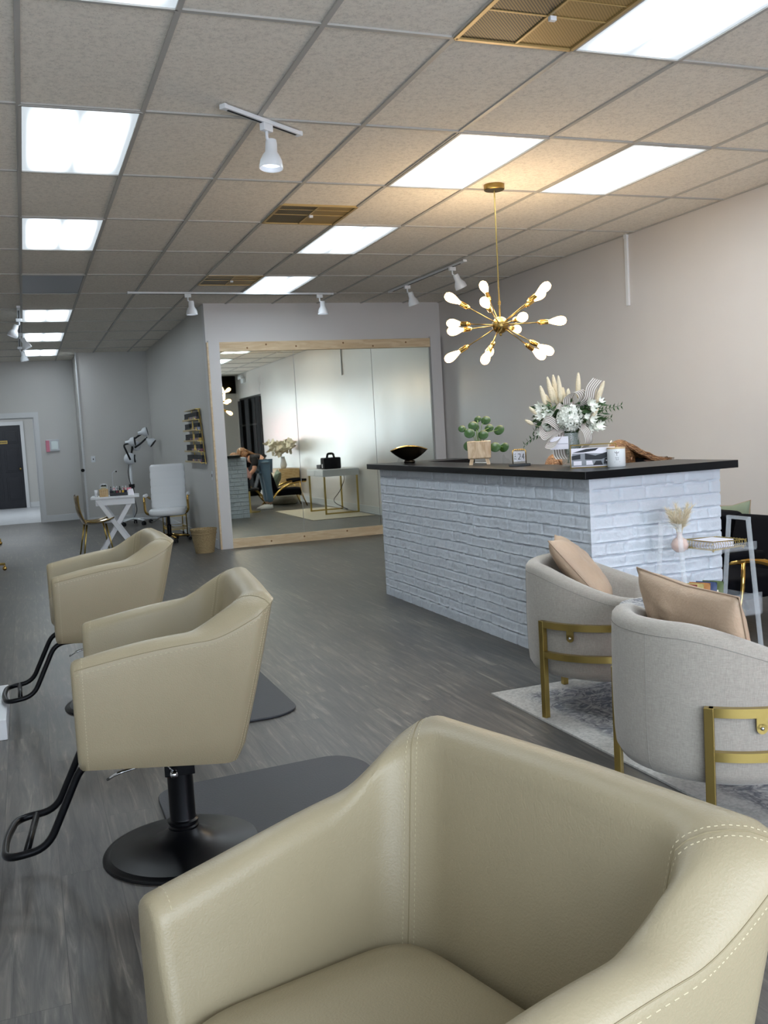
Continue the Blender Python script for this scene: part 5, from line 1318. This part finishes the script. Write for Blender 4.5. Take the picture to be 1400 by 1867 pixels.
# seated person
pb_ = thing('person', 'seated person behind the vase, only the brown hair showing over the counter', 'person', (3.86, 6.33, 0))
def K_(x, y, z): return V((x-3.86, y-6.33, z))
n = [K_(3.95, 6.38, .56), K_(3.92, 6.36, .72), K_(3.84, 6.32, .88), K_(3.80, 6.29, .95), K_(3.84, 6.48, .86), K_(3.74, 6.52, .70), K_(3.60, 6.42, .765), K_(3.82, 6.15, .86), K_(3.70, 6.10, .70), K_(3.57, 6.14, .765),
     K_(3.88, 6.46, .54), K_(3.60, 6.46, .52), K_(3.62, 6.48, .08), K_(3.88, 6.28, .54), K_(3.60, 6.26, .52), K_(3.62, 6.26, .08)]
skin('body', n, e, [.12,.105,.11,.048,.056,.042,.030,.056,.042,.030,.085,.058,.042,.085,.058,.042], 'skin', pb_)
skin('pink_blouse', [n[0]+V((0, 0, .03)), n[1], n[2], n[3].lerp(n[2], .4), n[4], n[5], n[6].lerp(n[5], .2), n[7], n[8], n[9].lerp(n[8], .2)], [(0,1),(1,2),(2,3),(2,4),(4,5),(5,6),(2,7),(7,8),(8,9)], [.135,.12,.125,.07,.068,.054,.044,.068,.054,.044], 'pink', pb_)
skin('trousers', [n[0], n[10], n[11], n[12]+V((0, 0, .02)), n[13], n[14], n[15]+V((0, 0, .02))], [(0,1),(1,2),(2,3),(0,4),(4,5),(5,6)], [.13,.10,.075,.06,.10,.075,.06], 'blackc', pb_)
for y in (6.48, 6.26):
    MB().loft([[K_(3.60+x, y+yy, z) for x, yy in ((-.17,-.03),(-.19,0),(-.17,.03),(-.05,.045),(.07,.035),(.09,0),(.07,-.035),(-.05,-.045))] for z in (0.001, .06)]).build('shoe', 'blackc', pb_, smooth=True)
hand(pb_, n[6], (-.9, -.1, 0), (0, 0, 1)); hand(pb_, n[9], (-.9, .1, 0), (0, 0, 1))
headmesh('head', K_(3.76, 6.25, 1.03), (-.75, -.25, -.55), (-.5, -.2, .8), parent=pb_)
m = MB()
for i in range(40):
    a = rg3.uniform(-1, 1); p0 = K_(3.74, 6.25+.08*a, 1.13-.03*abs(a)); p1 = K_(3.72, 6.24+.12*a, 1.12); p2 = K_(3.80, 6.24+.14*a, 1.0); p3 = K_(3.84, 6.25+.13*a, .88)
    Q = [((1-k)**3*p0+3*(1-k)**2*k*p1+3*(1-k)*k*k*p2+k**3*p3) for k in [j/8 for j in range(9)]]
    m.tube(Q, [.012, .014, .015, .014, .013, .012, .010, .007, .003], 6)
m.build('long_hair', 'hair', pb_, smooth=True)
t = thing('desk_stool', 'black stool on a gold base under the seated person behind the counter', 'stool', (3.97, 6.38, 0))
MB().lathe([(0, .41), (.17, .41), (.19, .43), (.19, .45), (.17, .465), (0, .465)], n=32).build('seat', 'blackm', t, smooth=True)
MB().lathe([(0, 0), (.2, 0), (.2, .012), (.03, .03), (.022, .06), (.022, .41), (0, .41)], n=32).build('base', 'gold', t, autos=40)

# ------------------------------------------------------------------ camera, light
yaw, pit, rol, FP = .358416, .0841386, .0563991, 1729.6
cy, sy, cp, sp = math.cos(yaw), math.sin(yaw), math.cos(pit), math.sin(pit)
fw = V((sy*cp, cy*cp, -sp)); rt = V((cy, -sy, 0)); dn = fw.cross(rt)
c, s = math.cos(rol), math.sin(rol)
r2 = rt*c+dn*s; d2 = dn*c-rt*s
cam = bpy.data.cameras.new('camera'); co = bpy.data.objects.new('camera', cam); COL.objects.link(co)
mw = Matrix((( r2.x, -d2.x, -fw.x, 0), (r2.y, -d2.y, -fw.y, 0), (r2.z, -d2.z, -fw.z, 1.39), (0, 0, 0, 1)))
co.matrix_world = mw
cam.sensor_fit = 'HORIZONTAL'; cam.sensor_width = 36; cam.lens = FP/1400*36; cam.clip_start = .05; cam.clip_end = 200
SC.camera = co
w = bpy.data.worlds.new('world'); SC.world = w; w.use_nodes = True
w.node_tree.nodes['Background'].inputs[0].default_value = (.62, .74, .9, 1); w.node_tree.nodes['Background'].inputs[1].default_value = 1.6
def area(name, loc, rot, sx, sy_, en, col):
    l = bpy.data.lights.new(name, 'AREA'); l.shape = 'RECTANGLE'; l.size = sx; l.size_y = sy_; l.energy = en; l.color = col
    o = bpy.data.objects.new(name, l); COL.objects.link(o); o.location = loc; o.rotation_euler = rot; return o
area('window_daylight', (1.0, YF-.2, 1.5), (R_(90), 0, 0), 3.7, 2.2, 190, (.80, .90, 1))
area('window_daylight', (3.75, YF-.2, 1.5), (R_(90), 0, 0), .85, 2.2, 60, (.86, .93, 1))
for i, (x, y, e_) in enumerate(((.42, 6.2, 10), (2.9, 6.2, 0), (.42, 12, 6))):
    pass
area('hallway_fill', (-.4, 22.6, 3.0), (0, 0, 0), 1.2, 2.0, 45, (.85, .93, 1))  # unseen fill light added to brighten the hallway, no fixture there
l = bpy.data.lights.new('chandelier_glow', 'POINT'); l.energy = 30; l.color = (1, .76, .48); l.shadow_soft_size = .3
o = bpy.data.objects.new('chandelier_glow', l); COL.objects.link(o); o.location = (3.352, 6.292, 2.25)
SC.view_settings.view_transform = 'Standard'; SC.view_settings.look = 'None'; SC.view_settings.exposure = .52; SC.view_settings.gamma = 1
SC.cycles.max_bounces = 8; SC.cycles.transmission_bounces = 8; SC.cycles.transparent_max_bounces = 12; SC.cycles.caustics_reflective = False; SC.cycles.caustics_refractive = False
SC.cycles.sample_clamp_indirect = 4
